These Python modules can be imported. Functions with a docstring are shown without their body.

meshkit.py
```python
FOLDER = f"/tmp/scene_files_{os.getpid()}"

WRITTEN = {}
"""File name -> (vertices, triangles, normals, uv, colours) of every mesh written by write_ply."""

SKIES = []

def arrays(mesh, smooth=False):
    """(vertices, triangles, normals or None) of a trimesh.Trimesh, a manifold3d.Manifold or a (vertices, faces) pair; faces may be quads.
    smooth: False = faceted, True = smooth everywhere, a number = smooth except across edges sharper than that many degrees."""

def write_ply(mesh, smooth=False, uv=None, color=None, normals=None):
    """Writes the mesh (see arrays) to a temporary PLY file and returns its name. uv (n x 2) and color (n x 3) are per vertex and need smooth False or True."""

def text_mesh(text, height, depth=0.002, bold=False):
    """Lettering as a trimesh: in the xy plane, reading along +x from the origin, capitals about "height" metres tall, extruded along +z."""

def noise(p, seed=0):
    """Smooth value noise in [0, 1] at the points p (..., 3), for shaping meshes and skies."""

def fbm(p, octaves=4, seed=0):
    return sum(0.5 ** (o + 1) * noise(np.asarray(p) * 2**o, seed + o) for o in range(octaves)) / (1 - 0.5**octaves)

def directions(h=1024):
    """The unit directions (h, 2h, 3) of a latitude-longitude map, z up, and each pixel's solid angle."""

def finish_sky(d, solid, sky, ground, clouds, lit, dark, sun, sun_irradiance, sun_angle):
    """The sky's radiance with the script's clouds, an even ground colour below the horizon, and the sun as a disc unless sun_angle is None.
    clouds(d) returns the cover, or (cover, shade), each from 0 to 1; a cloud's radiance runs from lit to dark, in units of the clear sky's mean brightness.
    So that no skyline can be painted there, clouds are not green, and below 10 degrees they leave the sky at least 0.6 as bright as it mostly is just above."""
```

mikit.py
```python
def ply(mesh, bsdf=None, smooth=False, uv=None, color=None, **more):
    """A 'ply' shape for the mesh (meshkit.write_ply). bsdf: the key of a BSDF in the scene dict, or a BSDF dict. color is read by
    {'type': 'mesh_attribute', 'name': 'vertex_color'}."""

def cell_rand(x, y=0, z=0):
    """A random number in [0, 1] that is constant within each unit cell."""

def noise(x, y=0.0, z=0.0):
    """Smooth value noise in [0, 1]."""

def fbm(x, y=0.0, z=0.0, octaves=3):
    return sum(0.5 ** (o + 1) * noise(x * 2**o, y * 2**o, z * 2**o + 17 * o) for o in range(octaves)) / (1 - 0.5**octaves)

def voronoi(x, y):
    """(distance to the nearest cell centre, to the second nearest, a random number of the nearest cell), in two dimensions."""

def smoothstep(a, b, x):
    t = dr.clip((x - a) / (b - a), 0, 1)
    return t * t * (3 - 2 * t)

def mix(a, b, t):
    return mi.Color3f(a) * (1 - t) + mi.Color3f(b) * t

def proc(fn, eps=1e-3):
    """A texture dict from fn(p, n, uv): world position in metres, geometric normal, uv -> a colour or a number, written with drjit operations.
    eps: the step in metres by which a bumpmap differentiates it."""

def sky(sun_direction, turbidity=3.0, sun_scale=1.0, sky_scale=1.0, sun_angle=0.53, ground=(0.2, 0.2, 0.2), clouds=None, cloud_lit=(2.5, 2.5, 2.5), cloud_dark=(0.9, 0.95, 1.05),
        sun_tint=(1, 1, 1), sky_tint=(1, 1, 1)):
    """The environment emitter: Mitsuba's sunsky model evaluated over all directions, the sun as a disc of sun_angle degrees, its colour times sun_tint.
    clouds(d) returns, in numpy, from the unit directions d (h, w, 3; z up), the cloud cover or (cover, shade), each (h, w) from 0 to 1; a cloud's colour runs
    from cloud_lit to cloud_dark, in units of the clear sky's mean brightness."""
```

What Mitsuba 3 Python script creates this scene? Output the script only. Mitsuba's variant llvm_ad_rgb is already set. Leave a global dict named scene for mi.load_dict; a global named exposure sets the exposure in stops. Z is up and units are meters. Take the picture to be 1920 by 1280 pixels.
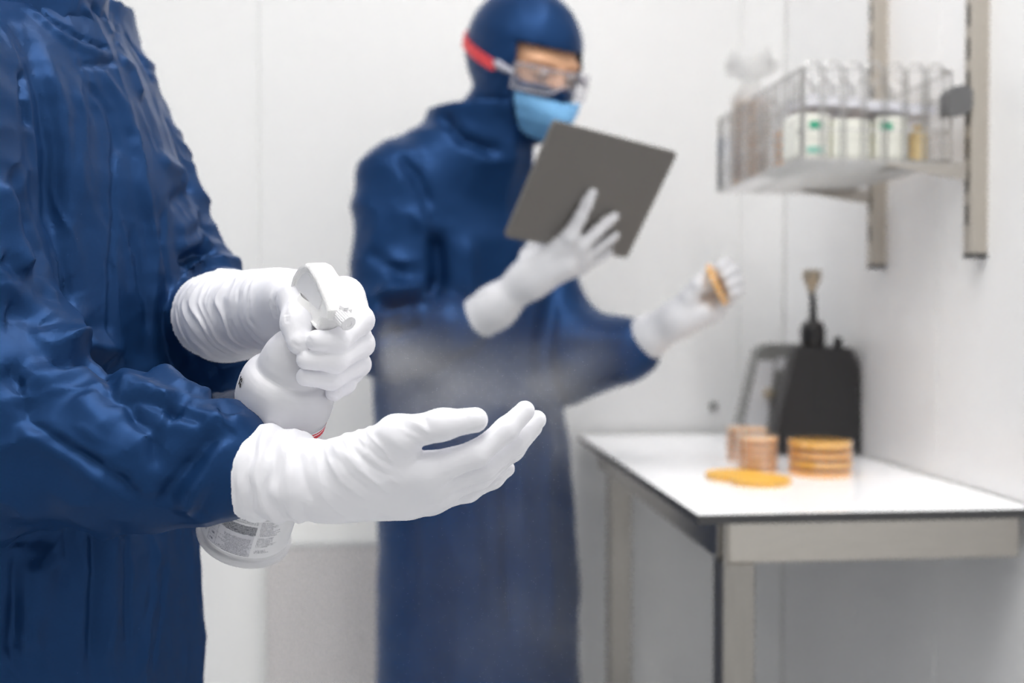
import math, random
import numpy as np, trimesh, drjit as dr, mitsuba as mi, mikit, meshkit
from mikit import proc, noise, fbm, smoothstep, mix, cell_rand
from shapely.geometry import Polygon, box as sbox
import manifold3d as m3
from scipy.sparse import coo_matrix

T = mi.ScalarTransform4f
scene, labels = {}, {}

# ------------------------------------------------------------------ camera, light, exposure
F_PX, CX, HORIZON, EYE = 2000.0, 960.0, 596.0, np.array([0.0, 0.0, 1.2])
YAW = math.radians(5.8)
FWD = np.array([math.sin(YAW), math.cos(YAW), 0.0])
RGT = np.array([math.cos(YAW), -math.sin(YAW), 0.0])
UP = np.array([0.0, 0.0, 1.0])
TILT = math.atan((640.0 - HORIZON) / F_PX)
AIM = FWD * math.cos(TILT) - UP * math.sin(TILT)          # the camera looks slightly down
TOP = UP * math.cos(TILT) + FWD * math.sin(TILT)
scene['camera'] = {
    'type': 'thinlens', 'fov': math.degrees(2 * math.atan(960 / F_PX)), 'fov_axis': 'x',
    'aperture_radius': 0.0058, 'focus_distance': 0.875, 'near_clip': 0.05, 'far_clip': 50.0,
    'to_world': T().look_at(origin=EYE.tolist(), target=(EYE + AIM).tolist(), up=[0, 0, 1]),
}
exposure = 0.06
LAMP = 14.6                     # radiance of the ceiling light panels
LAMPS = [(-0.35, 0.10), (0.00, 0.85), (-1.10, 0.90), (0.45, 1.20), (0.36, 0.05), (-1.80, -1.5)]   # ceiling positions (x, y)


def at(px, py, d):
    """the point that lies d metres in front of the camera at that place of the photograph"""
    ray = AIM + RGT * ((px - CX) / F_PX) + TOP * ((640.0 - py) / F_PX)
    return EYE + ray * (d / (ray @ FWD))


def uvz(u, v, z):
    """camera-aligned floor coordinates (right, depth) and a height"""
    return FWD * v + RGT * u + UP * z


# ------------------------------------------------------------------ helpers
def rgb(r, g, b):
    return {'type': 'rgb', 'value': [r, g, b]}


def material(name, **k):
    d = {'type': 'principled'}
    for a, b in k.items():
        d[a] = rgb(*b) if isinstance(b, tuple) else b
    scene[name] = {'type': 'twosided', 'bsdf': d}
    return name


COUNT = {}


def key_for(name):
    if name not in scene and name not in COUNT:
        COUNT[name] = 0
        return name
    COUNT[name] = COUNT.get(name, 0) + 1
    return f'{name}_{COUNT[name]:03d}'


def obj(name, mesh, bsdf, parent=None, smooth=30, label=None, cat=None, group=None, kind=None, **more):
    key = key_for(f'{parent}__{name}' if parent else name)
    scene[key] = mesh if isinstance(mesh, dict) else mikit.ply(mesh, bsdf, smooth, **more)
    tag(key, label, cat, group, kind)
    return key


def tag(key, label=None, cat=None, group=None, kind=None):
    d = {k: v for k, v in (('label', label), ('category', cat), ('group', group), ('kind', kind)) if v}
    if d:
        labels[key] = d


def thing(name, label, cat, group=None, kind=None):
    key = key_for(name)
    tag(key, label, cat, group, kind)
    return key


def cat_(ms):
    return trimesh.util.concatenate(ms)


def box(lo, hi):
    lo, hi = np.minimum(lo, hi), np.maximum(lo, hi)
    m = trimesh.creation.box(extents=np.array(hi) - lo)
    m.apply_translation((np.array(hi) + lo) / 2)
    return m


def bevel_box(lo, hi, r=0.004, n=2):
    lo, hi = np.minimum(lo, hi).astype(float), np.maximum(lo, hi).astype(float)
    r = min(r, 0.49 * (hi - lo).min())
    pts = []
    for c in np.ndindex(2, 2, 2):
        o = np.where(np.array(c) == 0, lo + r, hi - r)
        s = np.where(np.array(c) == 0, -1, 1)
        for i in range(n + 1):
            for j in range(n + 1):
                a, b = i / n * math.pi / 2, j / n * math.pi / 2
                pts.append(o + s * r * np.array([math.cos(a) * math.cos(b), math.sin(a) * math.cos(b), math.sin(b)]))
    return trimesh.convex.convex_hull(np.array(pts))


def frame_of(d):
    d = np.asarray(d, float) / np.linalg.norm(d)
    x = np.cross([0, 0, 1.0] if abs(d[2]) < 0.95 else [1.0, 0, 0], d)
    x /= np.linalg.norm(x)
    return x, np.cross(d, x), d


def tube(path, r, n=8, closed=False):
    p = np.asarray(path, float)
    k = len(p)
    r = np.broadcast_to(r, (k,))
    tan = np.roll(p, -1, 0) - np.roll(p, 1, 0) if closed else np.gradient(p, axis=0)
    tan /= np.linalg.norm(tan, axis=1, keepdims=True) + 1e-12
    x = frame_of(tan[0])[0]
    rings = []
    for i in range(k):
        x = x - tan[i] * (x @ tan[i])
        x /= np.linalg.norm(x) + 1e-12
        y = np.cross(tan[i], x)
        a = np.arange(n) * 2 * math.pi / n
        rings.append(p[i] + r[i] * (np.cos(a)[:, None] * x + np.sin(a)[:, None] * y))
    v = np.vstack(rings)
    f = []
    for i in range(k if closed else k - 1):
        for j in range(n):
            a, b = i * n + j, i * n + (j + 1) % n
            c, e = ((i + 1) % k) * n + j, ((i + 1) % k) * n + (j + 1) % n
            f += [[a, b, e], [a, e, c]]
    if not closed:
        v = np.vstack([v, p[0], p[-1]])
        for j in range(n):
            f += [[k * n, (j + 1) % n, j], [k * n + 1, (k - 1) * n + j, (k - 1) * n + (j + 1) % n]]
    return trimesh.Trimesh(v, f, process=False)


def lathe(profile, origin=(0, 0, 0), axis=(0, 0, 1), n=64, xdir=None):
    """profile: (radius, height) rows from bottom to top"""
    pr = np.asarray(profile, float)
    x, y, d = frame_of(axis)
    if xdir is not None:
        x = np.asarray(xdir, float) - d * (np.asarray(xdir) @ d)
        x /= np.linalg.norm(x)
        y = np.cross(d, x)
    a = np.arange(n) * 2 * math.pi / n
    ring = np.cos(a)[:, None] * x + np.sin(a)[:, None] * y
    v = (np.asarray(origin, float) + pr[:, None, 1:2] * d + pr[:, None, :1] * ring[None]).reshape(-1, 3)
    f = []
    for i in range(len(pr) - 1):
        for j in range(n):
            p, q = i * n + j, i * n + (j + 1) % n
            f += [[p, q, q + n], [p, q + n, p + n]]
    return trimesh.Trimesh(v, f, process=False)


def round_profile(profile, r=0.002, n=4):
    """rounds the inner corners of a (radius, height) profile"""
    p = [np.asarray(a, float) for a in profile]
    out = [p[0]]
    for a, b, c in zip(p, p[1:], p[2:]):
        q = min(r, 0.45 * np.linalg.norm(a - b), 0.45 * np.linalg.norm(c - b))
        s, e = b + (a - b) / np.linalg.norm(a - b) * q, b + (c - b) / np.linalg.norm(c - b) * q
        for t in np.linspace(0, 1, n):
            out.append((1 - t) ** 2 * s + 2 * t * (1 - t) * b + t * t * e)
    return np.array(out + [p[-1]])


def prism(poly, h, origin, ex, ey, ez):
    """a polygon in the plane (ex, ey) extruded h along ez"""
    m = trimesh.creation.extrude_polygon(poly if hasattr(poly, 'exterior') else Polygon(poly), h, engine='earcut')
    M = np.eye(4)
    M[:3, 0], M[:3, 1], M[:3, 2], M[:3, 3] = ex, ey, ez, origin
    m.apply_transform(M)
    if np.linalg.det(M[:3, :3]) < 0:
        m.invert()
    return m


def smin(a, b, k):
    h = np.maximum(k - np.abs(a - b), 0) / k
    return np.minimum(a, b) - h * h * k * 0.25


def cone(p, a, b, ra, rb):
    """distance to a tapered capsule"""
    a, b = np.asarray(a, np.float32), np.asarray(b, np.float32)
    ab = b - a
    t = np.clip((p - a) @ ab / (ab @ ab), 0, 1)
    return np.linalg.norm(p - a - t[:, None] * ab, axis=1) - (ra + t * (rb - ra))


def flat_cone(p, a, b, ra, rb, n, s):
    """the same, squashed along n by the factor s (< 1 is flatter)"""
    n = np.asarray(n, np.float32) / np.linalg.norm(n)
    w = lambda q: q + (q @ n)[..., None] * n * (1 / s - 1)
    o = np.asarray(a, np.float32)
    return cone(w(p - o), np.zeros(3), w(np.asarray(b, np.float32) - o), ra, rb) * min(1.0, (1 + s) / 2)


def level(f, lo, hi, h, block=12):
    """the surface f = 0 as a triangle mesh (surface nets); only blocks near the surface are evaluated"""
    lo, hi = np.asarray(lo, np.float32), np.asarray(hi, np.float32)
    nb = np.ceil((hi - lo) / (h * block)).astype(int)
    n = nb * block
    cidx = np.stack(np.meshgrid(*[np.arange(k) for k in nb], indexing='ij'), -1).reshape(-1, 3)
    cen = (lo + (cidx * block + (block - 1) / 2) * h).astype(np.float32)
    fc = f(cen)
    V = np.repeat(np.repeat(np.repeat(fc.reshape(nb).astype(np.float32), block, 0), block, 1), block, 2)
    near = np.nonzero(np.abs(fc) < h * block * 1.15 + 0.004)[0]
    off = np.stack(np.meshgrid(*[np.arange(block)] * 3, indexing='ij'), -1).reshape(-1, 3)
    for s in range(0, len(near), 160):
        c = cidx[near[s:s + 160]]
        g = (c[:, None] * block + off[None]).reshape(-1, 3)
        V[g[:, 0], g[:, 1], g[:, 2]] = f((lo + g * h).astype(np.float32))
    ins = V < 0
    c8 = sum(ins[i:n[0] - 1 + i, j:n[1] - 1 + j, k:n[2] - 1 + k].astype(np.int8) for i, j, k in np.ndindex(2, 2, 2))
    cell = np.argwhere((c8 > 0) & (c8 < 8))
    ids = np.full(c8.shape, -1, np.int32)
    ids[tuple(cell.T)] = np.arange(len(cell))
    acc, cnt = np.zeros((len(cell), 3)), np.zeros(len(cell))
    for ax in range(3):
        e = np.eye(3, dtype=int)[ax]
        for i, j in np.ndindex(2, 2):
            o = np.insert([i, j], ax, 0)
            a = cell + o
            va, vb = V[tuple(a.T)], V[tuple((a + e).T)]
            x = (va < 0) != (vb < 0)
            t = np.where(x, va / np.where(x, va - vb, 1), 0)
            acc[x] += (o + t[:, None] * e)[x]
            cnt += x
    verts = lo + (cell + acc / cnt[:, None]) * h
    faces = []
    for ax in range(3):
        e = np.eye(3, dtype=int)[ax]
        sl = [slice(1, n[i] - 1) for i in range(3)]
        A = ins[tuple(sl)]
        sl2 = [slice(1 + e[i], n[i] - 1 + e[i]) for i in range(3)]
        B = ins[tuple(sl2)]
        g = np.argwhere(A != B) + 1
        u, w = np.eye(3, dtype=int)[(ax + 1) % 3], np.eye(3, dtype=int)[(ax + 2) % 3]
        ok = np.all(g < np.array(c8.shape), axis=1)
        g = g[ok]
        q = np.stack([ids[tuple((g - u - w).T)], ids[tuple((g - w).T)], ids[tuple(g.T)], ids[tuple((g - u).T)]], 1)
        flip = ~ins[tuple(g.T)]
        q[flip] = q[flip][:, ::-1]
        faces.append(q[(q >= 0).all(1)])
    q = np.vstack(faces)
    m = trimesh.Trimesh(verts, np.vstack([q[:, [0, 1, 2]], q[:, [0, 2, 3]]]), process=False)
    return m


def relax(m, k=3):
    """smooths a mesh without shrinking it"""
    e = m.edges_unique
    n = len(m.vertices)
    W = coo_matrix((np.ones(2 * len(e)), (np.r_[e[:, 0], e[:, 1]], np.r_[e[:, 1], e[:, 0]])), shape=(n, n)).tocsr()
    deg = np.maximum(np.asarray(W.sum(1)).ravel(), 1)[:, None]
    v = np.array(m.vertices)
    for i in range(2 * k):
        v = v + (0.5 if i % 2 == 0 else -0.52) * (W @ v / deg - v)
    return trimesh.Trimesh(v, m.faces, process=False)


def push(m, amount):
    """moves the vertices along their normals"""
    v, f, n = meshkit.arrays(m, True)
    return trimesh.Trimesh(v + n * np.asarray(amount)[:, None], f, process=False)


def clean(m):
    """only the largest piece"""
    parts = m.split(only_watertight=False)
    m = max(parts, key=lambda q: len(q.faces)) if len(parts) > 1 else m
    m.remove_unreferenced_vertices()
    return m


def ridge(p, seed=0, power=1.0):
    return (1 - np.abs(2 * meshkit.noise(p, seed) - 1)) ** power


def step(a, b, x):
    t = np.clip((x - a) / (b - a), 0, 1)
    return t * t * (3 - 2 * t)


def stroke(p, path, w, amp, fade=0.25):
    """a rounded fold of half width w and height amp along a polyline, fading at both ends"""
    path = np.asarray(path, float)
    seg = np.linalg.norm(np.diff(path, axis=0), axis=1)
    s0 = np.concatenate([[0], np.cumsum(seg)])
    best, along = np.full(len(p), 1e9), np.zeros(len(p))
    near = np.nonzero(((p > path.min(0) - 3 * w) & (p < path.max(0) + 3 * w)).all(1))[0]
    for i in range(len(seg)):
        ab = path[i + 1] - path[i]
        t = np.clip((p[near] - path[i]) @ ab / (ab @ ab + 1e-12), 0, 1)
        d = np.linalg.norm(p[near] - path[i] - t[:, None] * ab, axis=1)
        b = d < best[near]
        best[near[b]] = d[b]
        along[near[b]] = (s0[i] + t[b] * seg[i]) / s0[-1]
    f = step(0, fade, along) * step(0, fade, 1 - along)
    return amp * f * np.exp(-(best / w) ** 2)


def drape(f, pts, d0, d1):
    """polyline points (pixel x, y) dropped onto the cloth f = 0, searching from d0 to d1 metres"""
    out = []
    for a, b in zip(pts[:-1], pts[1:]):
        for t in np.linspace(0, 1, 6)[:-1]:
            out.append((a[0] + t * (b[0] - a[0]), a[1] + t * (b[1] - a[1])))
    out.append(pts[-1])
    ds = np.linspace(d0, d1, 160)
    path = []
    for x, y in out:
        q = np.array([at(x, y, d) for d in ds], np.float32)
        v = f(q)
        hit = np.nonzero(v < 0)[0]
        path.append(q[hit[0]] if len(hit) else q[np.argmin(v)])
    return np.array(path, float)

# ------------------------------------------------------------------ materials
def wall_tone(p, n, uv):
    v = fbm(p.x * 1.7, p.y * 1.7, p.z * 0.9) * 0.02
    return mi.Color3f(0.86, 0.86, 0.862) + (v - 0.01)


material('mat_wall', base_color=proc(wall_tone), roughness=0.42, specular=0.45)
material('mat_side_wall', base_color=proc(wall_tone), roughness=0.28, specular=0.5)
material('mat_ceiling', base_color=(0.82, 0.82, 0.82), roughness=0.7)


def floor_tone(p, n, uv):
    s = fbm(p.x * 60, p.y * 60, 3.0)
    return mix((0.53, 0.54, 0.55), (0.59, 0.60, 0.60), s)


material('mat_floor', base_color=proc(floor_tone), roughness=0.35, specular=0.5)
material('mat_white_paint', base_color=(0.80, 0.80, 0.79), roughness=0.4)
material('mat_seal', base_color=(0.8, 0.8, 0.8), roughness=0.6)


def brushed(p, n, uv):
    g = fbm(p.x * 35, p.y * 35, p.z * 900, octaves=2)
    return mix((0.46, 0.43, 0.395), (0.57, 0.54, 0.50), g)


material('mat_steel', base_color=proc(brushed), metallic=1.0, roughness=0.24)


def brushed_up(p, n, uv):
    g = fbm(p.x * 700, p.y * 700, p.z * 14, octaves=2)
    return mix((0.31, 0.295, 0.275), (0.41, 0.39, 0.365), g)


material('mat_leg_steel', base_color=proc(brushed_up), metallic=1.0, roughness=0.38)
material('mat_rail', base_color=(0.50, 0.46, 0.41), metallic=0.75, roughness=0.42)
material('mat_slot', base_color=(0.03, 0.03, 0.03), roughness=0.7)
material('mat_laminate', base_color=(0.86, 0.86, 0.88), roughness=0.18, specular=0.5)
material('mat_edge', base_color=(0.045, 0.045, 0.048), roughness=0.5)
material('mat_chrome', base_color=(0.58, 0.575, 0.57), metallic=1.0, roughness=0.05)
material('mat_black', base_color=(0.014, 0.014, 0.016), roughness=0.5)
material('mat_dark_gloss', base_color=(0.012, 0.012, 0.013), roughness=0.22)
material('mat_grey_shell', base_color=(0.23, 0.235, 0.23), roughness=0.45)
material('mat_pale_panel', base_color=(0.80, 0.81, 0.84), roughness=0.3)
material('mat_bracket', base_color=(0.16, 0.16, 0.165), metallic=0.6, roughness=0.4)
material('mat_tan_metal', base_color=(0.45, 0.38, 0.29), metallic=0.9, roughness=0.35)

# ------------------------------------------------------------------ room
XR, YB, XL, YF, ZC = 0.963, 2.635, -2.9, -2.9, 3.0
obj('floor', box((XL, YF, -0.05), (XR + .15, YB + .15, 0)), 'mat_floor', kind='structure', smooth=False)
obj('ceiling', box((XL, YF, ZC), (XR + .15, YB + .15, ZC + .08)), 'mat_ceiling', kind='structure', smooth=False)
obj('wall_back', box((XL, YB + .012, 0), (XR + .15, YB + .15, ZC)), 'mat_seal', kind='structure', smooth=False)
obj('wall_right', box((XR + .012, YF, 0), (XR + .15, YB + .012, ZC)), 'mat_seal', kind='structure', smooth=False)
obj('wall_left', box((XL - .12, YF, 0), (XL, YB + .15, ZC)), 'mat_wall', kind='structure', smooth=False)
obj('wall_front', box((XL, YF - .12, 0), (XR + .15, YF, ZC)), 'mat_wall', kind='structure', smooth=False)


def wall_x(px, depth_y=YB):
    """x on the back wall seen at that column of the photograph"""
    k = (px - CX) / F_PX
    d = depth_y / (FWD[1] + RGT[1] * k)
    return d * (FWD[0] + RGT[0] * k)


def side_y(px):
    k = (px - CX) / F_PX
    d = XR / (FWD[0] + RGT[0] * k)
    return d * (FWD[1] + RGT[1] * k)


XV = wall_x(488)
edges = [XL, XL + 1.15, XV, wall_x(1386), XR]
for a, b in zip(edges[:-1], edges[1:]):
    proud = 0.0 if b <= XV + 1e-6 else 0.005 if b < wall_x(1400) else 0.0045
    obj('panel', bevel_box((a + .0006, YB - proud, 0.0), (b - .0006, YB + .012, ZC), .0015, 1), 'mat_wall', 'wall_back', smooth=False)
ys = [YF, YF + 1.2, YF + 2.4, side_y(2250), side_y(1758), YB - .0052]
for a, b in zip(ys[:-1], ys[1:]):
    obj('panel', bevel_box((XR, a + .0005, 0.0), (XR + .012, b - .0005, ZC), .0012, 1), 'mat_side_wall', 'wall_right', smooth=False)
skirt = prism([(0, 0), (.06, 0), (.035, .008), (.018, .022), (.008, .05), (0, .1)], XR - XL, (XL, YB - .018, 0), np.array([0, -1., 0]), UP, np.array([1., 0, 0]))
obj('baseboard_back', skirt, 'mat_white_paint', kind='structure', smooth=50)
skirt = prism([(0, 0), (.06, 0), (.035, .008), (.018, .022), (.008, .05), (0, .1)], YB - YF, (XR, YF, 0), np.array([-1., 0, 0]), UP, np.array([0, 1., 0]))
obj('baseboard_right', skirt, 'mat_white_paint', kind='structure', smooth=50)

scene['mat_lamp'] = {'type': 'diffuse', 'reflectance': rgb(.8, .8, .8)}
for i, (x, y) in enumerate(LAMPS):
    where = ['over the person spraying', 'over the gap between the two persons', 'left of the person spraying', 'over the near end of the bench', 'right of the spray bottle', 'over the left of the room behind the camera'][i]
    t = thing('ceiling_light', f'white slim ceiling light strip {where}', 'ceiling light', 'ceiling light strips')
    w, l = .09, .58
    fr = [box((x - w - .02, y - l - .02, ZC - .018), (x - w, y + l + .02, ZC)), box((x + w, y - l - .02, ZC - .018), (x + w + .02, y + l + .02, ZC)),
          box((x - w, y - l - .02, ZC - .018), (x + w, y - l, ZC)), box((x - w, y + l, ZC - .018), (x + w, y + l + .02, ZC))]
    obj('frame', cat_(fr), 'mat_white_paint', t, smooth=False)
    pane = trimesh.Trimesh([[x - w, y - l, ZC - .008], [x + w, y - l, ZC - .008], [x + w, y + l, ZC - .008], [x - w, y + l, ZC - .008]], [[0, 2, 1], [0, 3, 2]], process=False)
    obj('diffuser', {**mikit.ply(pane, 'mat_lamp'), 'emitter': {'type': 'area', 'radiance': rgb(LAMP, LAMP * .985, LAMP * .962)}}, None, t)

# ------------------------------------------------------------------ low return-air unit on the back wall
t = thing('air_vent', 'white low return air grille of perforated metal on the back wall, behind the spray bottle', 'vent')
yv = YB - .018 - .10
xa, xb, zt = wall_x(488, yv), wall_x(830, yv), 1.2 - (1018 - HORIZON) / F_PX * 2.53
prof = [(0, .10), (0, zt + .02), (-.012, zt + .032), (-.10, zt + .085), (-.10, .10)]
obj('housing', prism([(a, b) for a, b in [(0, .02), (0, zt + .012), (.01, zt + .022), (.035, zt + .03), (.10, zt + .075), (.10, .02)]], xb - xa, (xa, yv, 0), np.array([0, 1., 0]), UP, np.array([1., 0, 0])), 'mat_white_paint', t, smooth=25)


def holes(p, n, uv):
    k = 1 / .0062
    d = dr.sqrt(dr.square(p.x * k - dr.floor(p.x * k) - .5) + dr.square(p.z * k - dr.floor(p.z * k) - .5))
    return mix((0.42, 0.42, 0.42), (0.84, 0.80, 0.79), smoothstep(.24, .32, d))


material('mat_perforated', base_color=proc(holes), roughness=0.5)
obj('perforated_plate', bevel_box((xa + .012, yv - .002, .05), (xb - .012, yv + .004, zt), .001, 1), 'mat_perforated', t, smooth=False)
obj('frame', cat_([box((xa, yv - .006, .02), (xa + .012, yv + .01, zt + .012)), box((xb - .012, yv - .006, .02), (xb, yv + .01, zt + .012)), box((xa, yv - .006, zt), (xb, yv + .01, zt + .012))]), 'mat_white_paint', t, smooth=False)

c = at(1356, 766, 2.61)
obj('wall_plug', lathe(round_profile([(0.0001, -.004), (.011, -.004), (.011, .008), (.006, .014), (.0001, .014)], .002), (c[0], YB - .005, c[2]), (0, -1, 0), 24), 'mat_grey_shell', label='small round grey cap on the back wall above the bench', cat='wall cap')

# ------------------------------------------------------------------ bench
ZT = 0.91
TF = at(1308.6, 966.5, F_PX * (1.2 - ZT) / (966.5 - HORIZON))
xt0, yt0, xt1, yt1 = TF[0], TF[1], XR - .006, YB - .03
t = thing('lab_bench', 'stainless steel lab bench with white laminate top and dark edge against the right wall', 'bench')
obj('core', bevel_box((xt0, yt0, ZT - .0145), (xt1, yt1, ZT - .0008), .001, 1), 'mat_edge', t, smooth=False, label='dark cut edge of the top')
obj('top', bevel_box((xt0 + .0006, yt0 + .0006, ZT - .0008), (xt1, yt1, ZT), .0004, 1), 'mat_laminate', t, smooth=False, label='white glossy laminate surface')
k = 1.547 / F_PX
lx, ly, lw = xt0 + .045, yt0 + .022, .050
za, zb = ZT - .0145, ZT - .0145 - .064
obj('front_rail', bevel_box((lx + .007, ly, zb), (xt1 - .012, ly + .03, za), .002, 1), 'mat_steel', t, smooth=False)
obj('side_rail', bevel_box((lx, ly + .03, zb), (lx + .03, yt1 - .03, za), .002, 1), 'mat_steel', t, smooth=False)
obj('back_rail', bevel_box((lx + .03, yt1 - .06, zb), (xt1 - .012, yt1 - .03, za), .002, 1), 'mat_steel', t, smooth=False)
for a, b in ((lx, ly), (lx, yt1 - .18)):             # the wall carries the bench's other side
    leg = obj('leg', bevel_box((a, b, .03), (a + lw, b + lw, zb if b > ly else zb - .001), .002, 1), 'mat_leg_steel', t, smooth=False)
    obj('foot', lathe(round_profile([(.0001, 0), (.024, 0), (.024, .01), (.008, .016), (.008, .032)], .002), (a + lw / 2, b + lw / 2, 0), n=20), 'mat_black', leg)
obj('corner_plate', bevel_box((lx, ly - .0015, zb - .004), (lx + .007, ly + .004, za), .0006, 1), 'mat_leg_steel', t, smooth=False)

# ------------------------------------------------------------------ shelf rails on the right wall
RAILS = []
for px, where in ((1829, 'nearer'), (1642, 'farther')):
    yr = side_y(px + 14)
    t = thing('shelf_rail', f'vertical slotted stainless shelf rail on the right wall, the {where} of the two', 'wall rail', 'wall rails')
    RAILS.append(yr)
    z0 = 1.304
    w, p = .024, .030
    obj('post', bevel_box((XR - p, yr - w / 2, z0), (XR, yr + w / 2, ZC - .02), .0015, 1), 'mat_rail', t, smooth=False)
    obj('end_cap', bevel_box((XR - p - .0008, yr - w / 2 - .0008, z0 - .004), (XR, yr + w / 2 + .0008, z0 + .004), .0015, 1), 'mat_black', t, smooth=False)
    for k in range(30):
        z = z0 + .05 + k * .055
        if z < ZC - .1:
            obj('slot', box((XR - p - .0006, yr - .004, z), (XR - p + .001, yr + .004, z + .034)), 'mat_slot', t, smooth=False)
    tt = thing('shelf_bracket', f'grey steel bracket under the wire basket, hooked on the {where} wall rail', 'bracket', 'basket brackets')
    zbk = 1.463
    obj('arm', prism([(XR - p - .002, zbk - .034), (XR - p - .002, zbk - .006), (XR - .17, zbk - .006), (XR - .17, zbk - .012)], .006, (0, yr + .003, 0), np.array([1., 0, 0]), UP, np.array([0, -1., 0])), 'mat_steel', tt, smooth=False)
    if where == 'farther':
        continue
    hook = Polygon([(0, 0), (.030, .003), (.036, .012), (.036, .036), (.028, .044), (.006, .040), (0, .032)]).buffer(.003)
    obj('hook_block', prism(hook, .030, (XR - p - .0385, yr + .015, zbk + .074), np.array([1., 0, 0]), UP, np.array([0, -1., 0])), 'mat_bracket', tt, smooth=30)

# ------------------------------------------------------------------ wire basket and what lies in it
BX0, BX1, BY0, BY1, BZ0, BZ1 = .662, .925, 1.735, 2.205, 1.466, 1.630
t = thing('wire_basket', 'chrome wire basket with dividers on brackets at the right wall', 'basket')


def wire(a, b, r=.0015):
    return tube(np.array([a, b]), r, 6)


def loops(x0, x1, y, z0, z1, pitch=.036):
    out = []
    for x in np.arange(x0 + .006, x1 - .03, pitch):
        pts = [(x, y, z0)] + [(x + .014 - .014 * math.cos(a), y, z1 - .014 + .014 * math.sin(a)) for a in np.linspace(0, math.pi, 9)] + [(x + .028, y, z0)]
        out.append(tube(np.array(pts), .0019, 8))
    return out


obj('rim', cat_([tube(np.array([(BX0, BY0, z), (BX1, BY0, z), (BX1, BY1, z), (BX0, BY1, z)]), .0024, 8, True) for z in (BZ0, BZ1 - .012)] + [wire((x, y, BZ0), (x, y, BZ1 - .012), .0024) for x in (BX0, BX1) for y in (BY0, BY1)]), 'mat_chrome', t)
obj('front_wires', cat_(loops(BX0, BX1, BY0, BZ0, BZ1) + [wire((BX0, BY0, z), (BX1, BY0, z)) for z in (BZ0 + .05, BZ0 + .10)]), 'mat_chrome', t, kind='stuff')
obj('back_wires', cat_(loops(BX0, BX1, BY1, BZ0, BZ1) + [wire((BX0, BY1, z), (BX1, BY1, z)) for z in (BZ0 + .05, BZ0 + .10)]), 'mat_chrome', t, kind='stuff')
for y in (1.865, 2.045):
    obj('divider', cat_(loops(BX0, BX1, y, BZ0 + .004, BZ1)), 'mat_chrome', t, kind='stuff')
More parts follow.
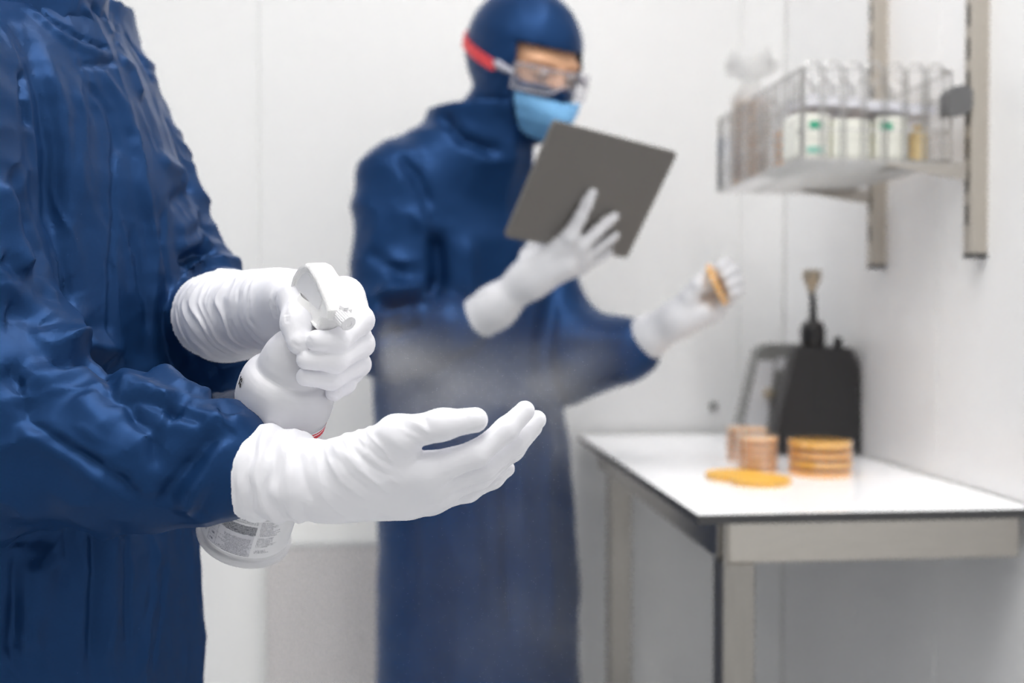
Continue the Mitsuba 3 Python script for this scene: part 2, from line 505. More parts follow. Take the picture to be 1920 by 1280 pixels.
for x in (BX0, BX1):
    obj('side_wires', cat_([wire((x, y, BZ0), (x, y, BZ1 - .012)) for y in np.arange(BY0 + .022, BY1, .022)] + [wire((x, BY0, z), (x, BY1, z)) for z in (BZ0 + .05, BZ0 + .10)]), 'mat_chrome', t, kind='stuff')
obj('bottom_wires', cat_([wire((BX0, y, BZ0 - .001), (BX1, y, BZ0 - .001)) for y in np.arange(BY0, BY1, .0095)] + [wire((x, BY0, BZ0 + .0015), (x, BY1, BZ0 + .0015), .0018) for x in np.linspace(BX0, BX1, 5)]), 'mat_chrome', t, kind='stuff')

material('mat_cream', base_color=(0.84, 0.84, 0.77), roughness=0.4)
material('mat_green', base_color=(0.02, 0.36, 0.20), roughness=0.4)
material('mat_pale_green', base_color=(0.28, 0.55, 0.46), roughness=0.4)
scene['mat_film'] = {'type': 'principledthin', 'base_color': rgb(.97, .97, .97), 'roughness': .08, 'spec_trans': .88, 'eta': 1.35, 'diff_trans': .7}
material('mat_lavender', base_color=(0.76, 0.76, 0.82), roughness=0.35)
# white packs standing in the front compartment: all with their own label
packs = [(.690, .060, .078, 'white pack with two green labels at the left front of the wire basket', [(.022, .044, .052, .066, 'mat_green'), (.018, .046, .012, .024, 'mat_pale_green')]),
         (.758, .066, .070, 'cream white pack without print in the wire basket, between the two green-labelled packs', []),
         (.830, .056, .076, 'white pack with one green label in the middle right of the wire basket', [(.004, .026, .052, .066, 'mat_green')])]
for x, w, hgt, lab, prints in packs:
    p_ = thing('package', lab, 'package')
    pk = bevel_box((x - w / 2, BY0 + .012, BZ0 + .0035), (x + w / 2, BY0 + .085, BZ0 + .003 + hgt), .008, 3)
    obj('body', pk, 'mat_cream', p_, smooth=40)
    for a, b, z0, z1, mm in prints:
        obj('printed_label', bevel_box((x - w / 2 + a, BY0 + .0110, BZ0 + z0), (x - w / 2 + b, BY0 + .0135, BZ0 + z1), .0008, 1), mm, p_, smooth=False, label='green printed label')
material('mat_ochre', base_color=(0.80, 0.62, 0.34), roughness=0.4)
obj('vial', lathe(round_profile([(.0001, 0), (.015, 0), (.016, .05), (.010, .058), (.010, .066), (.0001, .066)], .003), (.893, BY0 + .05, BZ0 + .003), n=24), 'mat_ochre', label='small ochre vial at the right front corner of the wire basket', cat='vial')
# the loosely folded film bag over the packs
gx, gy = np.meshgrid(np.linspace(BX0 + .012, BX1 - .02, 60), np.linspace(BY0 + .01, BY0 + .115, 26), indexing='ij')
q = np.stack([gx, gy, gx * 0], -1)
gz = BZ0 + .106 + .014 * meshkit.fbm(q * [26, 34, 1] + 3.1, 3) - .020 * ((gx - BX0) / (BX1 - BX0))
v = np.stack([gx, gy, gz], -1).reshape(-1, 3)
ii, jj = np.meshgrid(np.arange(59), np.arange(25), indexing='ij')
a = (ii * 26 + jj).ravel()
sheet = np.vstack([np.stack([a, a + 26, a + 27], 1), np.stack([a, a + 27, a + 1], 1)])
lo_ = v - [0, 0, 1] * (.012 + .006 * meshkit.fbm(v * 40, 2))[:, None]
rimi = np.concatenate([np.arange(26), np.arange(1, 60) * 26 + 25, 59 * 26 + np.arange(24, -1, -1), np.arange(58, 0, -1) * 26])
n_ = len(v)
sidef = np.array([[[p, n_ + p, n_ + q_], [p, n_ + q_, q_]] for p, q_ in zip(rimi, np.roll(rimi, -1))]).reshape(-1, 3)
obj('folded_bag', trimesh.Trimesh(np.vstack([v, lo_]), np.vstack([sheet, sheet[:, ::-1] + n_, sidef]), process=False), 'mat_lavender', smooth=True, label='crumpled pale lavender bag lying over the white packs in the wire basket', cat='bag')


# ------------------------------------------------------------------ petri dishes
material('mat_agar', base_color=(0.86, 0.47, 0.10), roughness=0.25, specular=0.5)
material('mat_agar_deep', base_color=(0.84, 0.43, 0.09), roughness=0.25, specular=0.5)
material('mat_agar_peach', base_color=(0.88, 0.56, 0.32), roughness=0.3, specular=0.5)
material('mat_agar_gold', base_color=(0.80, 0.44, 0.06), roughness=0.4, specular=0.3)
scene['mat_clear'] = {'type': 'thindielectric', 'int_ior': 1.5}
UNIT = {}


def dish_parts(r, h, fill):
    k = (r, h, fill)
    if k not in UNIT:
        base = lathe(round_profile([(.0001, 0), (r * .96, 0), (r * .96, h * .8)], .001), n=48)
        lid = lathe(round_profile([(r, h * .32), (r, h), (.0001, h)], .0016), n=48)
        agar = lathe(round_profile([(.0001, .0008), (r * .945, .0008), (r * .945, h * fill), (.0001, h * fill)], .0008), n=48)
        UNIT[k] = base, lid, agar
    return UNIT[k]


def dish(c, r, h, fill, agar, label, group=None, axis=None):
    t = thing('petri_dish', label, 'petri dish', group)
    M = np.eye(4)
    M[:3, 3] = c
    if axis is not None:
        x, y, d = frame_of(axis)
        M[:3, 0], M[:3, 1], M[:3, 2] = x, y, d
    for nm, g, mm in list(zip(('base', 'lid', 'agar'), dish_parts(r, h, fill), ('mat_clear', 'mat_clear', agar)))[slice(0, None, 2 if fill > .84 else 1)]:
        kk = ('ply', r, h, fill, nm, mm)
        if kk not in UNIT:
            UNIT[kk] = mikit.ply(g, mm, 40)
        obj(nm, {**UNIT[kk], 'to_world': T(M)}, None, t)
    return t


def on_bench(px, py):
    """the point of the bench top seen there"""
    return at(px, py, F_PX * (1.2 - ZT) / (py - HORIZON))


ORD = ['lowest', 'second from below', 'third from below', 'fourth from below', 'fifth from below', 'sixth from below']
rng = random.Random(7)
c = on_bench(1538, 889)
R9 = 60 / F_PX * 1.985
for i in range(4):
    dish(c + [rng.uniform(-.001, .001), rng.uniform(-.001, .001), .0002 + i * .0168], R9, .0165, .62 if i < 3 else .8, 'mat_agar_deep' if i % 2 == 0 else 'mat_agar', f'wide orange petri dish in the right bench stack, {ORD[i] if i < 3 else "topmost"}', 'wide orange petri dishes in the right stack')
c = on_bench(1420, 884)
for i in range(5):
    dish(c + [rng.uniform(-.001, .001), 0, .0002 + i * .0143], 39 / F_PX * 2.02, .014, .55, 'mat_agar_peach', f'small peach petri dish in the front left bench stack, {ORD[i] if i < 4 else "topmost"}', 'small peach petri dishes in the front left stack')
c = on_bench(1400, 862)
for i in range(5):
    dish(c + [rng.uniform(-.001, .001), 0, .0002 + i * .0143], 40 / F_PX * 2.19, .014, .55, 'mat_agar_peach', f'small peach petri dish in the back left bench stack, {ORD[i] if i < 4 else "topmost"}', 'small peach petri dishes in the back left stack')
dish(on_bench(1425, 907) + [0, 0, .0002], 60 / F_PX * 1.87, .0125, .92, 'mat_agar_gold', 'flat open golden petri dish in front of the stacks, nearest the bench edge')
dish(on_bench(1378, 897) + [0, 0, .0002], 58 / F_PX * 1.93, .0115, .92, 'mat_agar_gold', 'flat open golden petri dish half behind the nearest one on the bench, leftmost')

# dishes and the bag in the back of the basket
ORD7 = ['lowest', 'second up', 'third up', 'fourth up', 'fifth up', 'sixth up', 'seventh up', 'eighth up', 'ninth up', 'topmost']
for (x, y, nn, where) in ((.697, 2.10, 10, 'left back of the wire basket'), (.735, 1.955, 5, 'left middle of the wire basket'), (.845, 1.955, 5, 'right middle of the wire basket')):
    for i in range(nn):
        dish(np.array([x, y, BZ0 + .0035 + i * .0168]), (.036 if nn == 10 else .041), .0165, .6, 'mat_agar_peach', f'peach petri dish at the {where}, {ORD7[i]}', f'petri dishes at the {where}')
a = np.arange(40) * 2 * math.pi / 40
rows = []
for i, (rr, z) in enumerate([(.049, .008), (.050, .06), (.051, .12), (.051, .178), (.040, .19), (.024, .20), (.014, .207), (.026, .218), (.050, .235), (.062, .256)]):
    wob = 1 + (.05 + .05 * (i > 4)) * np.sin(a * 5 + i) + (.05 + .15 * (i > 6)) * np.sin(a * 9 + 2 * i)
    rows.append(np.stack([.697 + rr * .80 * wob * np.cos(a), 2.10 + rr * .80 * wob * np.sin(a), np.full(40, BZ0 + z) + (.012 * np.sin(a * 4) if i > 7 else 0)], 1))
bagv = np.vstack(rows)
bagf = np.array([[[i * 40 + j, i * 40 + (j + 1) % 40, (i + 1) * 40 + (j + 1) % 40], [i * 40 + j, (i + 1) * 40 + (j + 1) % 40, (i + 1) * 40 + j]] for i in range(len(rows) - 1) for j in range(40)]).reshape(-1, 3)
obj('plastic_bag', trimesh.Trimesh(bagv, bagf, process=False), 'mat_film', smooth=True, label='clear tied plastic bag around the dishes at the left back of the wire basket', cat='bag')

# ------------------------------------------------------------------ instruments at the end of the bench
t = thing('instrument', 'black tapered instrument with a stalk on top beside the right wall on the bench', 'instrument')
dI = 2.245


def face(points, d):
    """pixel corners on an upright plane facing the room at depth d, as plane coordinates"""
    return [((px - CX) / F_PX * d, 1.2 + (HORIZON - py) / F_PX * d) for px, py in points]


zbench = ZT + .0006
case = Polygon(face([(1446, 853), (1494, 652), (1598, 655), (1612, 690), (1616, 853)], dI)).buffer(-.006).buffer(.006, quad_segs=5)
bottom = case.bounds[1]


def upright(poly, d, thick, drop=0.0):
    return prism(poly, thick, FWD * d + UP * drop, RGT, UP, FWD)


drop = zbench + .004 - bottom
obj('case', upright(case, dI, .06, drop), 'mat_black', t, smooth=35)
for px in (1480, 1592):
    for dd in (.012, .048):
        u = (px - CX) / F_PX * dI
        obj('foot', lathe(round_profile([(.0001, 0), (.008, 0), (.008, .0055), (.0001, .0055)], .001), FWD * (dI + dd) + RGT * u + UP * (zbench - .0004), n=16), 'mat_black', t)
obj('panel_seam', upright(Polygon(face([(1527, 835), (1529, 665), (1532, 665), (1531, 835)], dI)), dI - .0015, .004, drop), 'mat_dark_gloss', t, smooth=False)
obj('slot', upright(Polygon(face([(1536, 800), (1536, 765), (1542, 765), (1542, 800)], dI)).buffer(.001), dI - .002, .004, drop), 'mat_dark_gloss', t, smooth=False)
b0 = at(1524, 650, dI + .03) + UP * drop
kn = obj('knob', lathe(round_profile([(.0001, -.006), (.022, -.006), (.026, .012), (.026, .038), (.018, .052), (.0001, .054)], .005), b0, n=32), 'mat_dark_gloss', t)
obj('stalk', tube(np.array([b0 + UP * .05, b0 + UP * .09, b0 + UP * .118 - RGT * .003]), [.009, .007, .006], 14), 'mat_black', t)
obj('sensor_cup', lathe(round_profile([(.0001, 0), (.006, 0), (.013, .018), (.019, .030), (.019, .048), (.016, .048), (.012, .03), (.0001, .028)], .002), b0 + UP * .112 - RGT * .003, n=32), 'mat_tan_metal', t, label='tan metal cup on the stalk')
obj('button', lathe(round_profile([(.0001, 0), (.010, 0), (.009, .016), (.007, .022), (.0001, .022)], .003), at(1571, 652, dI + .03) + UP * (drop - .002), n=24), 'mat_black', t)

t = thing('display_unit', 'slanted grey display housing with a pale window behind the black instrument on the bench', 'display')
dD = 2.43
hous = Polygon(face([(1379, 832), (1421, 654), (1437, 643), (1560, 643), (1560, 832)], dD)).buffer(-.006).buffer(.006, quad_segs=5)
drop = zbench - hous.bounds[1]
obj('housing', upright(hous, dD, .06, drop), 'mat_grey_shell', t, smooth=35)
obj('window', upright(Polygon(face([(1397, 796), (1424, 676), (1450, 676), (1436, 796)], dD)).buffer(.003), dD - .003, .006, drop), 'mat_pale_panel', t, smooth=35, label='pale window')
obj('indicator', upright(Polygon(face([(1456, 690), (1460, 670), (1474, 670), (1472, 690)], dD)).buffer(.002), dD - .003, .006, drop), 'mat_pale_panel', t, smooth=35)
obj('tap', lathe(round_profile([(.0001, 0), (.012, 0), (.012, .02), (.007, .026), (.007, .05), (.0001, .05)], .003), FWD * dD + RGT * ((1440 - CX) / F_PX * dD) + UP * (1.2 + (HORIZON - 735) / F_PX * dD + drop), -FWD, 24), 'mat_tan_metal', t)

# ------------------------------------------------------------------ spray bottle
B0, B1 = at(456, 1008, .957), at(585, 570, .855)       # centre of the base, top of the neck
BAX = (B1 - B0) / np.linalg.norm(B1 - B0)
BLEN = np.linalg.norm(B1 - B0)
NOZ = RGT * .60 - FWD * .58 - UP * .50
NOZ = NOZ - BAX * (NOZ @ BAX)
NOZ /= np.linalg.norm(NOZ)
BSIDE = np.cross(BAX, NOZ)
RB = .0405
material('mat_bottle', base_color=(0.61, 0.61, 0.64), roughness=0.34, specular=0.5)
material('mat_sprayer', base_color=(0.84, 0.84, 0.84), roughness=0.3, specular=0.5)
material('mat_nozzle', base_color=(0.74, 0.74, 0.76), roughness=0.35)
material('mat_dip', base_color=(0.72, 0.64, 0.47), roughness=0.3)
t = thing('spray_bottle', 'white plastic spray bottle with trigger head held in a gloved hand', 'spray bottle')
k = 1.0
TOPZ = BLEN - .002
prof = [(.0001, .004), (RB * .80, .002), (RB * .98, 0), (RB * 1.04, .002), (RB * 1.05, .005), (RB * 1.035, .0078), (RB * .975, .0092), (RB * .97, .011), (RB * .97, .145), (RB * .98, .147), (RB * 1.0, .1495),
        (RB * 1.005, .156), (RB * .995, .165), (RB * .96, .173), (RB * .88, .179), (RB * .735, .1825), (RB * .72, .186), (RB * .71, .190), (RB * .65, .200), (RB * .52, .210), (RB * .36, .216), (RB * .34, BLEN)]
spl = round_profile(prof, .004, 4)
obj('body', lathe(spl, B0, BAX, 128, NOZ), 'mat_bottle', t, smooth=50)

# the printed sleeve: u runs round the bottle, v up it, both in metres
front_dir = EYE - (B0 + B1) / 2
front_dir = front_dir - BAX * (front_dir @ BAX)
front_dir /= np.linalg.norm(front_dir)
rl, nl = RB * .97 + .0004, 160
aa = np.linspace(-math.pi, math.pi, nl + 1)
side = np.cross(BAX, front_dir)                          # towards the photograph's right
zz = np.array([.0118, .1445])
ring = np.cos(aa)[:, None] * front_dir + np.sin(aa)[:, None] * side
lv = np.vstack([B0 + BAX * z + ring * rl for z in zz])
luv = np.vstack([np.stack([aa * rl, np.full(nl + 1, z)], 1) for z in zz])
lf = np.array([[[j, j + 1, nl + 2 + j], [j, nl + 2 + j, nl + 1 + j]] for j in range(nl)]).reshape(-1, 3)
ZL = .0118


def sleeve(p, n, uv):
    u, v0 = uv.x * 1000, (uv.y - ZL) * 1000            # millimetres from the sleeve's middle and lower edge
    v = v0 * 1.30
    white, ink = mi.Color3f(.74, .74, .77), mi.Color3f(.10, .11, .15)
    line = dr.floor(v / 1.75)
    inrow = smoothstep(.22, .34, v / 1.75 - line) * (1 - smoothstep(.74, .86, v / 1.75 - line))
    stop = cell_rand(line, 5) * 9
    letters = smoothstep(.30, .45, noise(u * 2.6 + line * 37, line * 3.1, v * 1.6)) * (1 - smoothstep(.86, .9, noise(u * .55 + line * 11, line)))

    def block(a, b, c, d):
        return dr.select((u > a) & (u < b) & (v > c) & (v < d), 1.0, 0.0)

    text = inrow * letters * .85
    left = block(-22, 9, 2, 40) * dr.select((u < 9 - stop * .4) & (u > -22 + stop), 1.0, 0.0)
    left = left * (1 - block(-30, 30, 27, 31.5))
    right = block(12, 33, 7, 62) * dr.select(u < 33 - stop * 1.3, 1.0, 0.0) * dr.select(cell_rand(line, 9) > .2, 1.0, 0.0)
    col = mix(white, (.58, .58, .63), block(-34, 9, 2, 33))
    col = mix(col, ink, text * dr.maximum(left, right))
    dark = block(-22, 9.5, 33, 45)
    col = mix(col, (.06, .065, .09), dark)
    col = mix(col, (.62, .62, .66), dark * inrow * letters * .8)
    top = block(-24, 9.5, 47, 62)
    col = mix(col, ink, text * top)
    # ruled table at the left
    rule = dr.maximum(block(-34, 9, 2, 2.35), dr.maximum(block(-34, -22, 11, 11.35), dr.maximum(block(-34, -22, 20, 20.35), block(-34, -22, 29, 29.35))))
    rule = dr.maximum(rule, dr.maximum(block(-34, -33.7, 2, 40), block(-24, -23.7, 2, 40)))
    col = mix(col, ink, rule * .8)
    cells = dr.maximum(block(-31, -27, 5, 8), dr.maximum(block(-31, -26, 14, 17), block(-31, -27, 23, 26))) * smoothstep(.4, .55, noise(u * 1.8, v * 1.1))
    col = mix(col, ink, cells)
    col = mix(col, (.06, .045, .16), block(-43, -38, 9, 28) * smoothstep(.3, .5, noise(u * .5, v * .3)))
    # red bands round the upper part
    v = v0 * 1.0
    red = dr.maximum(dr.select((v > 124.6) & (v < 128.4), 1.0, 0.0), dr.select((v > 129.4) & (v < 131.0), 1.0, 0.0) * dr.select((u > 2) | (u < -20), 1.0, 0.0))
    col = mix(col, (.62, .05, .07), red)
    return mix(col, (.62, .10, .12), dr.select((u > 18) & (u < 60) & (v > 115) & (v < 120), 1.0, 0.0) * inrow * letters * .7)


material('mat_sleeve', base_color=proc(sleeve), roughness=0.25, specular=0.5)
obj('printed_sleeve', trimesh.Trimesh(lv, lf, process=False), 'mat_sleeve', t, smooth=True, uv=luv, label='printed label with small grey text and red bands')
# embossed lettering on the shoulder
mark = meshkit.text_mesh('SZ', .0052, .0004, bold=True)
a0 = -1.16
v = mark.vertices.copy()
ang = a0 + (v[:, 1] - .0026) / (RB * 1.03)
hgt = .1735 - v[:, 0]
rr_ = RB * .998 + .0002 + v[:, 2]
mark.vertices = B0 + BAX * hgt[:, None] + (np.cos(ang)[:, None] * front_dir + np.sin(ang)[:, None] * side) * rr_[:, None]
obj('shoulder_mark', mark, 'mat_slot', t, smooth=False)

# trigger head, in its own frame: x towards the nozzle, y sideways, z up the bottle
H0 = B0 + BAX * TOPZ


def head(x, y, z):
    return H0 + NOZ * x + BSIDE * y + BAX * z


shroud = [(-.030, -.004), (-.0335, .006), (-.033, .017), (-.027, .0275), (-.016, .0345), (-.003, .0365), (.011, .0335), (.024, .0275), (.0375, .0195), (.0385, .0105), (.0305, .0085), (.0295, -.0045), (-.010, -.0065), (-.026, -.0105)]
poly = Polygon([(x_ * (.62 if x_ < 0 else 1), z_) for x_, z_ in shroud]).buffer(.003).buffer(-.003).buffer(-.002).buffer(.002, quad_segs=4)


def head_prism(poly, y0, y1):
    return prism(poly, y1 - y0, head(0, y0, 0), NOZ, BAX, BSIDE)


def outline(g):
    return m3.CrossSection([np.array(g.exterior.coords)[:-1, :2]], m3.FillRule.NonZero)


def rounded_plate(poly, w, edge):
    body = None
    for i in range(11):
        a = i / 10 * math.pi / 2
        g2 = poly.buffer(-edge * (1 - math.sin(a)))
        cs2 = outline(g2)
        hh = w / 2 - edge * (1 - math.cos(a))
        m_ = m3.Manifold.extrude(cs2, 2 * hh).translate([0, 0, -hh])
        body = m_ if body is None else body + m_
    return body


def placed(man):
    """head-frame solid (x, z in the plane, y across) into the room"""
    q = man.to_mesh()
    v = q.vert_properties[:, :3]
    m = trimesh.Trimesh(head(0, 0, 0) + v[:, :1] * NOZ + v[:, 1:2] * BAX + v[:, 2:3] * BSIDE, q.tri_verts, process=False)
    if np.linalg.det(np.stack([NOZ, BAX, BSIDE])) < 0:
        m.invert()
    return m


W = .0225
shell = rounded_plate(poly, W, .0035)
inner = poly.buffer(-.0032).intersection(sbox(-.05, -.02, .031, .1))
pocket = outline(inner)
for s in (-1, 1):
    pk = m3.Manifold.extrude(pocket, .0032).translate([0, 0, W / 2 - .0026 if s > 0 else -W / 2 - .0006])
    shell = shell - pk
sh = obj('trigger_head', placed(shell), 'mat_sprayer', t, smooth=42)
inset = poly.buffer(-.0072).intersection(sbox(-.05, .010, .022, .1))
for s in (-1, 1):
    pl = m3.Manifold.extrude(outline(inset.buffer(-.002).buffer(.002)), .0016).translate([0, 0, W / 2 - .0032 if s > 0 else -W / 2 + .0016])
    obj('side_plate', placed(pl), 'mat_nozzle', sh, smooth=32)
obj('neck_collar', lathe(round_profile([(.0155, -.022), (.0175, -.021), (.0170, -.004), (.0145, .003), (.011, .009)], .001), H0 - BAX * .0, BAX, 48), 'mat_sprayer', t, smooth=40)
obj('dip_tube', tube(np.array([head(.010, 0, -.002), head(.008, 0, -.022)]), .0056, 20), 'mat_dip', t, label='cream coloured barrel under the head')
trig = np.array([head(.021, 0, .010), head(.024, 0, .000), head(.0235, 0, -.012), head(.0275, 0, -.026), head(.034, 0, -.037)])
obj('trigger', tube(trig, [.0055, .0055, .005, .0048, .0035], 16), 'mat_sprayer', t)
nd = NOZ * .93 - BAX * .02
nd /= np.linalg.norm(nd)
n0 = head(.0375, 0, .0150)
a = np.arange(72) * 2 * math.pi / 72
x, y, d = frame_of(nd)
rows = []
for rr, zz_, rib in [(.0050, 0, 0), (.0064, .0005, 1), (.0064, .0112, 1), (.0061, .0124, 0), (.0052, .0128, 0), (.0026, .0128, 0), (.0019, .0120, 0), (.0001, .0120, 0)]:
    r_ = rr + (-.0 + .00038 * np.sign(np.sin(a * 24)) if rib else 0)
    rows.append(n0 + d * zz_ + (np.cos(a)[:, None] * x + np.sin(a)[:, None] * y) * np.broadcast_to(r_, (72,))[:, None])
v = np.vstack(rows)
f = np.array([[[i * 72 + j, i * 72 + (j + 1) % 72, (i + 1) * 72 + (j + 1) % 72], [i * 72 + j, (i + 1) * 72 + (j + 1) % 72, (i + 1) * 72 + j]] for i in range(len(rows) - 1) for j in range(72)]).reshape(-1, 3)
nz = obj('nozzle', trimesh.Trimesh(v, f, process=False), 'mat_nozzle', t, smooth=25, label='ridged nozzle cap')
obj('lug', prism(Polygon([(-.002, 0), (.004, 0), (.0045, .004), (-.002, .0025)]), .004, n0 + BAX * .0055 + BSIDE * .002, NOZ, BAX, -BSIDE), 'mat_nozzle', nz, smooth=False)
NOZZLE_TIP = n0 + nd * .0130

# ------------------------------------------------------------------ people: materials
def cloth_tone(p, n, uv):
    v = fbm(p.x * 9, p.y * 9, p.z * 9)
    w = noise(p.x * 900, p.y * 900, p.z * 900)
    return mix((0.0042, 0.0185, 0.058), (0.0064, 0.0260, 0.079), v * .8 + w * .2)


material('mat_cloth', base_color=proc(cloth_tone), roughness=0.40, specular=0.26, spec_tint=0.75, sheen=0.10, sheen_tint=1.0)
material('mat_glove', base_color=(0.77, 0.77, 0.81), roughness=0.45, specular=0.35)
material('mat_glove_soft', base_color=(0.64, 0.64, 0.67), roughness=0.5)
material('mat_skin', base_color=(0.66, 0.36, 0.21), roughness=0.5)
material('mat_eye', base_color=(0.75, 0.72, 0.70), roughness=0.15)
material('mat_iris', base_color=(0.05, 0.03, 0.02), roughness=0.15)
material('mat_boot', base_color=(0.62, 0.64, 0.66), roughness=0.5)


# ------------------------------------------------------------------ hands
def hand_surface(J, R, palm_k=.012, wrist_k=.022):
    """a hand from joints: J[finger] = list of points (palm root, knuckle, ..., tip), R the radii"""
    def f(p):
        d = None
        for nm in ('index', 'middle', 'ring', 'pinky'):
            q, r = J[nm], R[nm]
            c = cone(p, q[0], q[1], r[0], r[1])
            d = c if d is None else smin(d, c, .020)
        if 'heel' in J:
            d = smin(d, cone(p, J['heel'][0], J['heel'][1], *R['heel']), .018)
        th = None
        for i in range(len(J['thumb']) - 1):
            c = cone(p, J['thumb'][i], J['thumb'][i + 1], R['thumb'][i], R['thumb'][i + 1])
            th = c if th is None else smin(th, c, .008 if i else .012)
        fingers = None
        for nm in ('index', 'middle', 'ring', 'pinky'):
            q, r = J[nm], R[nm]
            c = None
            for i in range(1, len(q) - 1):
                b = cone(p, q[i], q[i + 1], r[i], r[i + 1])
                c = b if c is None else smin(c, b, .005)
            fingers = c if fingers is None else smin(fingers, c, .0004)
        d = smin(smin(d, fingers, .007), smin(d, th, palm_k), .0005)
        wr = cone(p, J['arm'][0], J['arm'][1], R['arm'][0], R['arm'][1])
        for i in range(1, len(J['arm']) - 1):
            wr = smin(wr, cone(p, J['arm'][i], J['arm'][i + 1], R['arm'][i], R['arm'][i + 1]), .02)
        return smin(d, wr, wrist_k)
    return f


def cut_cuff(f, end, toward, lip=.0012, rad=None):
    """ends the glove with a flat cuff at the point end; toward points along the arm to the hand"""
    n = np.asarray(toward, np.float32) / np.linalg.norm(toward)
    e = np.asarray(end, np.float32)

    def g(p):
        s = (p - e) @ n
        d = f(p) - lip * np.exp(-(s / .0018) ** 2)
        return np.maximum(d, -s)
    return g


def bounds(J, pad):
    q = np.vstack([np.vstack(v) for v in J.values()])
    return q.min(0) - pad, q.max(0) + pad


def axis_coord(p, a, b):
    d = (b - a) / np.linalg.norm(b - a)
    return (p - a) @ d


A_ = lambda *rows: [at(*r) for r in rows]

# --- right hand of the near person: open, palm up under the spray
JR = {'arm': A_((430, 884, .850), (505, 887, .846), (590, 902, .838), (650, 902, .838)),
      'index': A_((640, 880, .830), (800, 882, .824), (893, 851, .820), (948, 806, .826), (984, 770, .834)),
      'middle': A_((640, 895, .838), (812, 903, .843), (908, 876, .842), (970, 826, .850), (1006, 787, .858)),
      'ring': A_((640, 910, .848), (815, 922, .862), (900, 893, .868), (962, 843, .879), (1000, 801, .887)),
      'pinky': A_((640, 925, .855), (806, 933, .880), (878, 921, .884), (925, 897, .890), (950, 878, .895)),
      'thumb': A_((640, 880, .830), (668, 866, .824), (745, 816, .815), (828, 796, .812), (891, 787, .815)),
      'heel': A_((640, 918, .842), (760, 928, .862))}
RR = {'arm': (.0350, .0335, .0258, .0235), 'index': (.017, .0138, .0100, .0091, .0080), 'middle': (.017, .0135, .0100, .0092, .0080),
      'ring': (.017, .0130, .0094, .0086, .0076), 'pinky': (.017, .0128, .0084, .0077, .0070), 'thumb': (.016, .0215, .0142, .0110, .0098), 'heel': (.019, .015)}
fR = cut_cuff(hand_surface(JR, RR, .014, .014), at(467, 885, .849), at(600, 894, .84) - at(467, 885, .849))
mR = relax(clean(level(fR, *bounds(JR, .045), .0014)), 2)
pv = np.asarray(mR.vertices)
a0, a1 = at(452, 884, .849), at(650, 896, .838)
s = axis_coord(pv, a0, a1)                              # metres from the cuff towards the hand
wv = meshkit.fbm(pv * 30, 2, 5)
cuffy = step(0, .006, s) * (1 - step(.045, .075, s))
d = cuffy * .0042 * (meshkit.fbm(np.stack([s * 62 + wv * 1.6, pv[:, 1] * 14, pv[:, 2] * 11], 1), 2, 3) - .45)
ring = (1 - step(.008, .014, np.abs(s - .032))) + (1 - step(.006, .012, np.abs(s - .056)))
d += cuffy * .0022 * np.sin(s * 300 + wv * 9 + pv[:, 2] * 60) * (.4 + ring * .6)
wrist = step(.05, .07, s) * (1 - step(.115, .15, s))
diag = s * .80 + (pv[:, 2] - a1[2]) * .62               # creases run slantwise from the thumb's ball across the wrist
d += wrist * .00135 * (ridge(np.stack([diag * 105 + wv * 1.2, pv[:, 1] * 10, pv[:, 2] * 10], 1), 8, 1.6) - .35) * step(-.035, .005, pv[:, 2] - a1[2] + .02)
d += cuffy * .0011 * (ridge(np.stack([s * 150 + wv * 3, pv[:, 1] * 16, pv[:, 2] * 13], 1), 11, 1.7) - .3)
d += .00035 * (meshkit.fbm(pv * 160, 2, 9) - .5)
for pts, w, amp in [([(742, 782), (760, 800), (800, 822)], .0030, -.0011), ([(752, 778), (785, 795), (812, 815)], .0025, .0010), ([(735, 800), (770, 822), (800, 845)], .003, -.0010),
                    ([(780, 772), (800, 790), (806, 812)], .0022, -.0008), ([(866, 766), (876, 782), (878, 800)], .0016, -.0007), ([(700, 800), (740, 830), (790, 862)], .004, .0010),
                    ([(650, 830), (690, 870), (745, 900)], .0024, -.0012), ([(638, 838), (672, 880), (725, 915)], .0022, .0010), ([(625, 845), (655, 890), (700, 925)], .0024, -.0012),
                    ([(612, 850), (640, 900), (690, 940)], .0024, .0010), ([(665, 822), (710, 858), (760, 885)], .0024, -.0010), ([(560, 840), (570, 890), (590, 950)], .004, -.0018),
                    ([(500, 815), (520, 860), (515, 930)], .006, -.0022), ([(535, 830), (548, 880), (545, 950)], .005, .0022), ([(590, 832), (600, 880), (612, 955)], .004, .0016)]:
    d += stroke(pv, drape(fR, pts, .74, .90), w, amp)
mR = push(mR, d)

# --- left hand of the near person: round the bottle's neck
JL = {'arm': A_((372, 592, 1.035), (432, 591, 1.000), (485, 583, .970), (520, 577, .950), (550, 572, .930)),
      'index': A_((540, 565, .930), (646, 552, .922), (677, 600, .872), (630, 642, .8385), (594, 638, .8315)),
      'middle': A_((540, 580, .935), (654, 580, .930), (678, 645, .880), (630, 676, .8415), (575, 673, .8350)),
      'ring': A_((540, 595, .940), (650, 612, .938), (672, 683, .888), (622, 710, .852), (573, 706, .8450)),
      'pinky': A_((540, 605, .945), (640, 645, .942), (662, 697, .903), (647, 720, .882), (626, 736, .872)),
      'thumb': A_((520, 578, .930), (540, 562, .902), (557, 562, .866), (557, 606, .845), (562, 640, .8365))}
RL = {'arm': (.0385, .0380, .0315, .0285, .026), 'index': (.0185, .0140, .0104, .0092, .0084), 'middle': (.018, .0135, .0102, .0092, .0083),
      'ring': (.018, .0130, .0096, .0086, .0076), 'pinky': (.017, .0120, .0084, .0078, .0070), 'thumb': (.020, .0195, .0135, .0118, .0104)}
fL = cut_cuff(hand_surface(JL, RL, .012), at(390, 592, 1.025), at(512, 588, .955) - at(390, 592, 1.025))
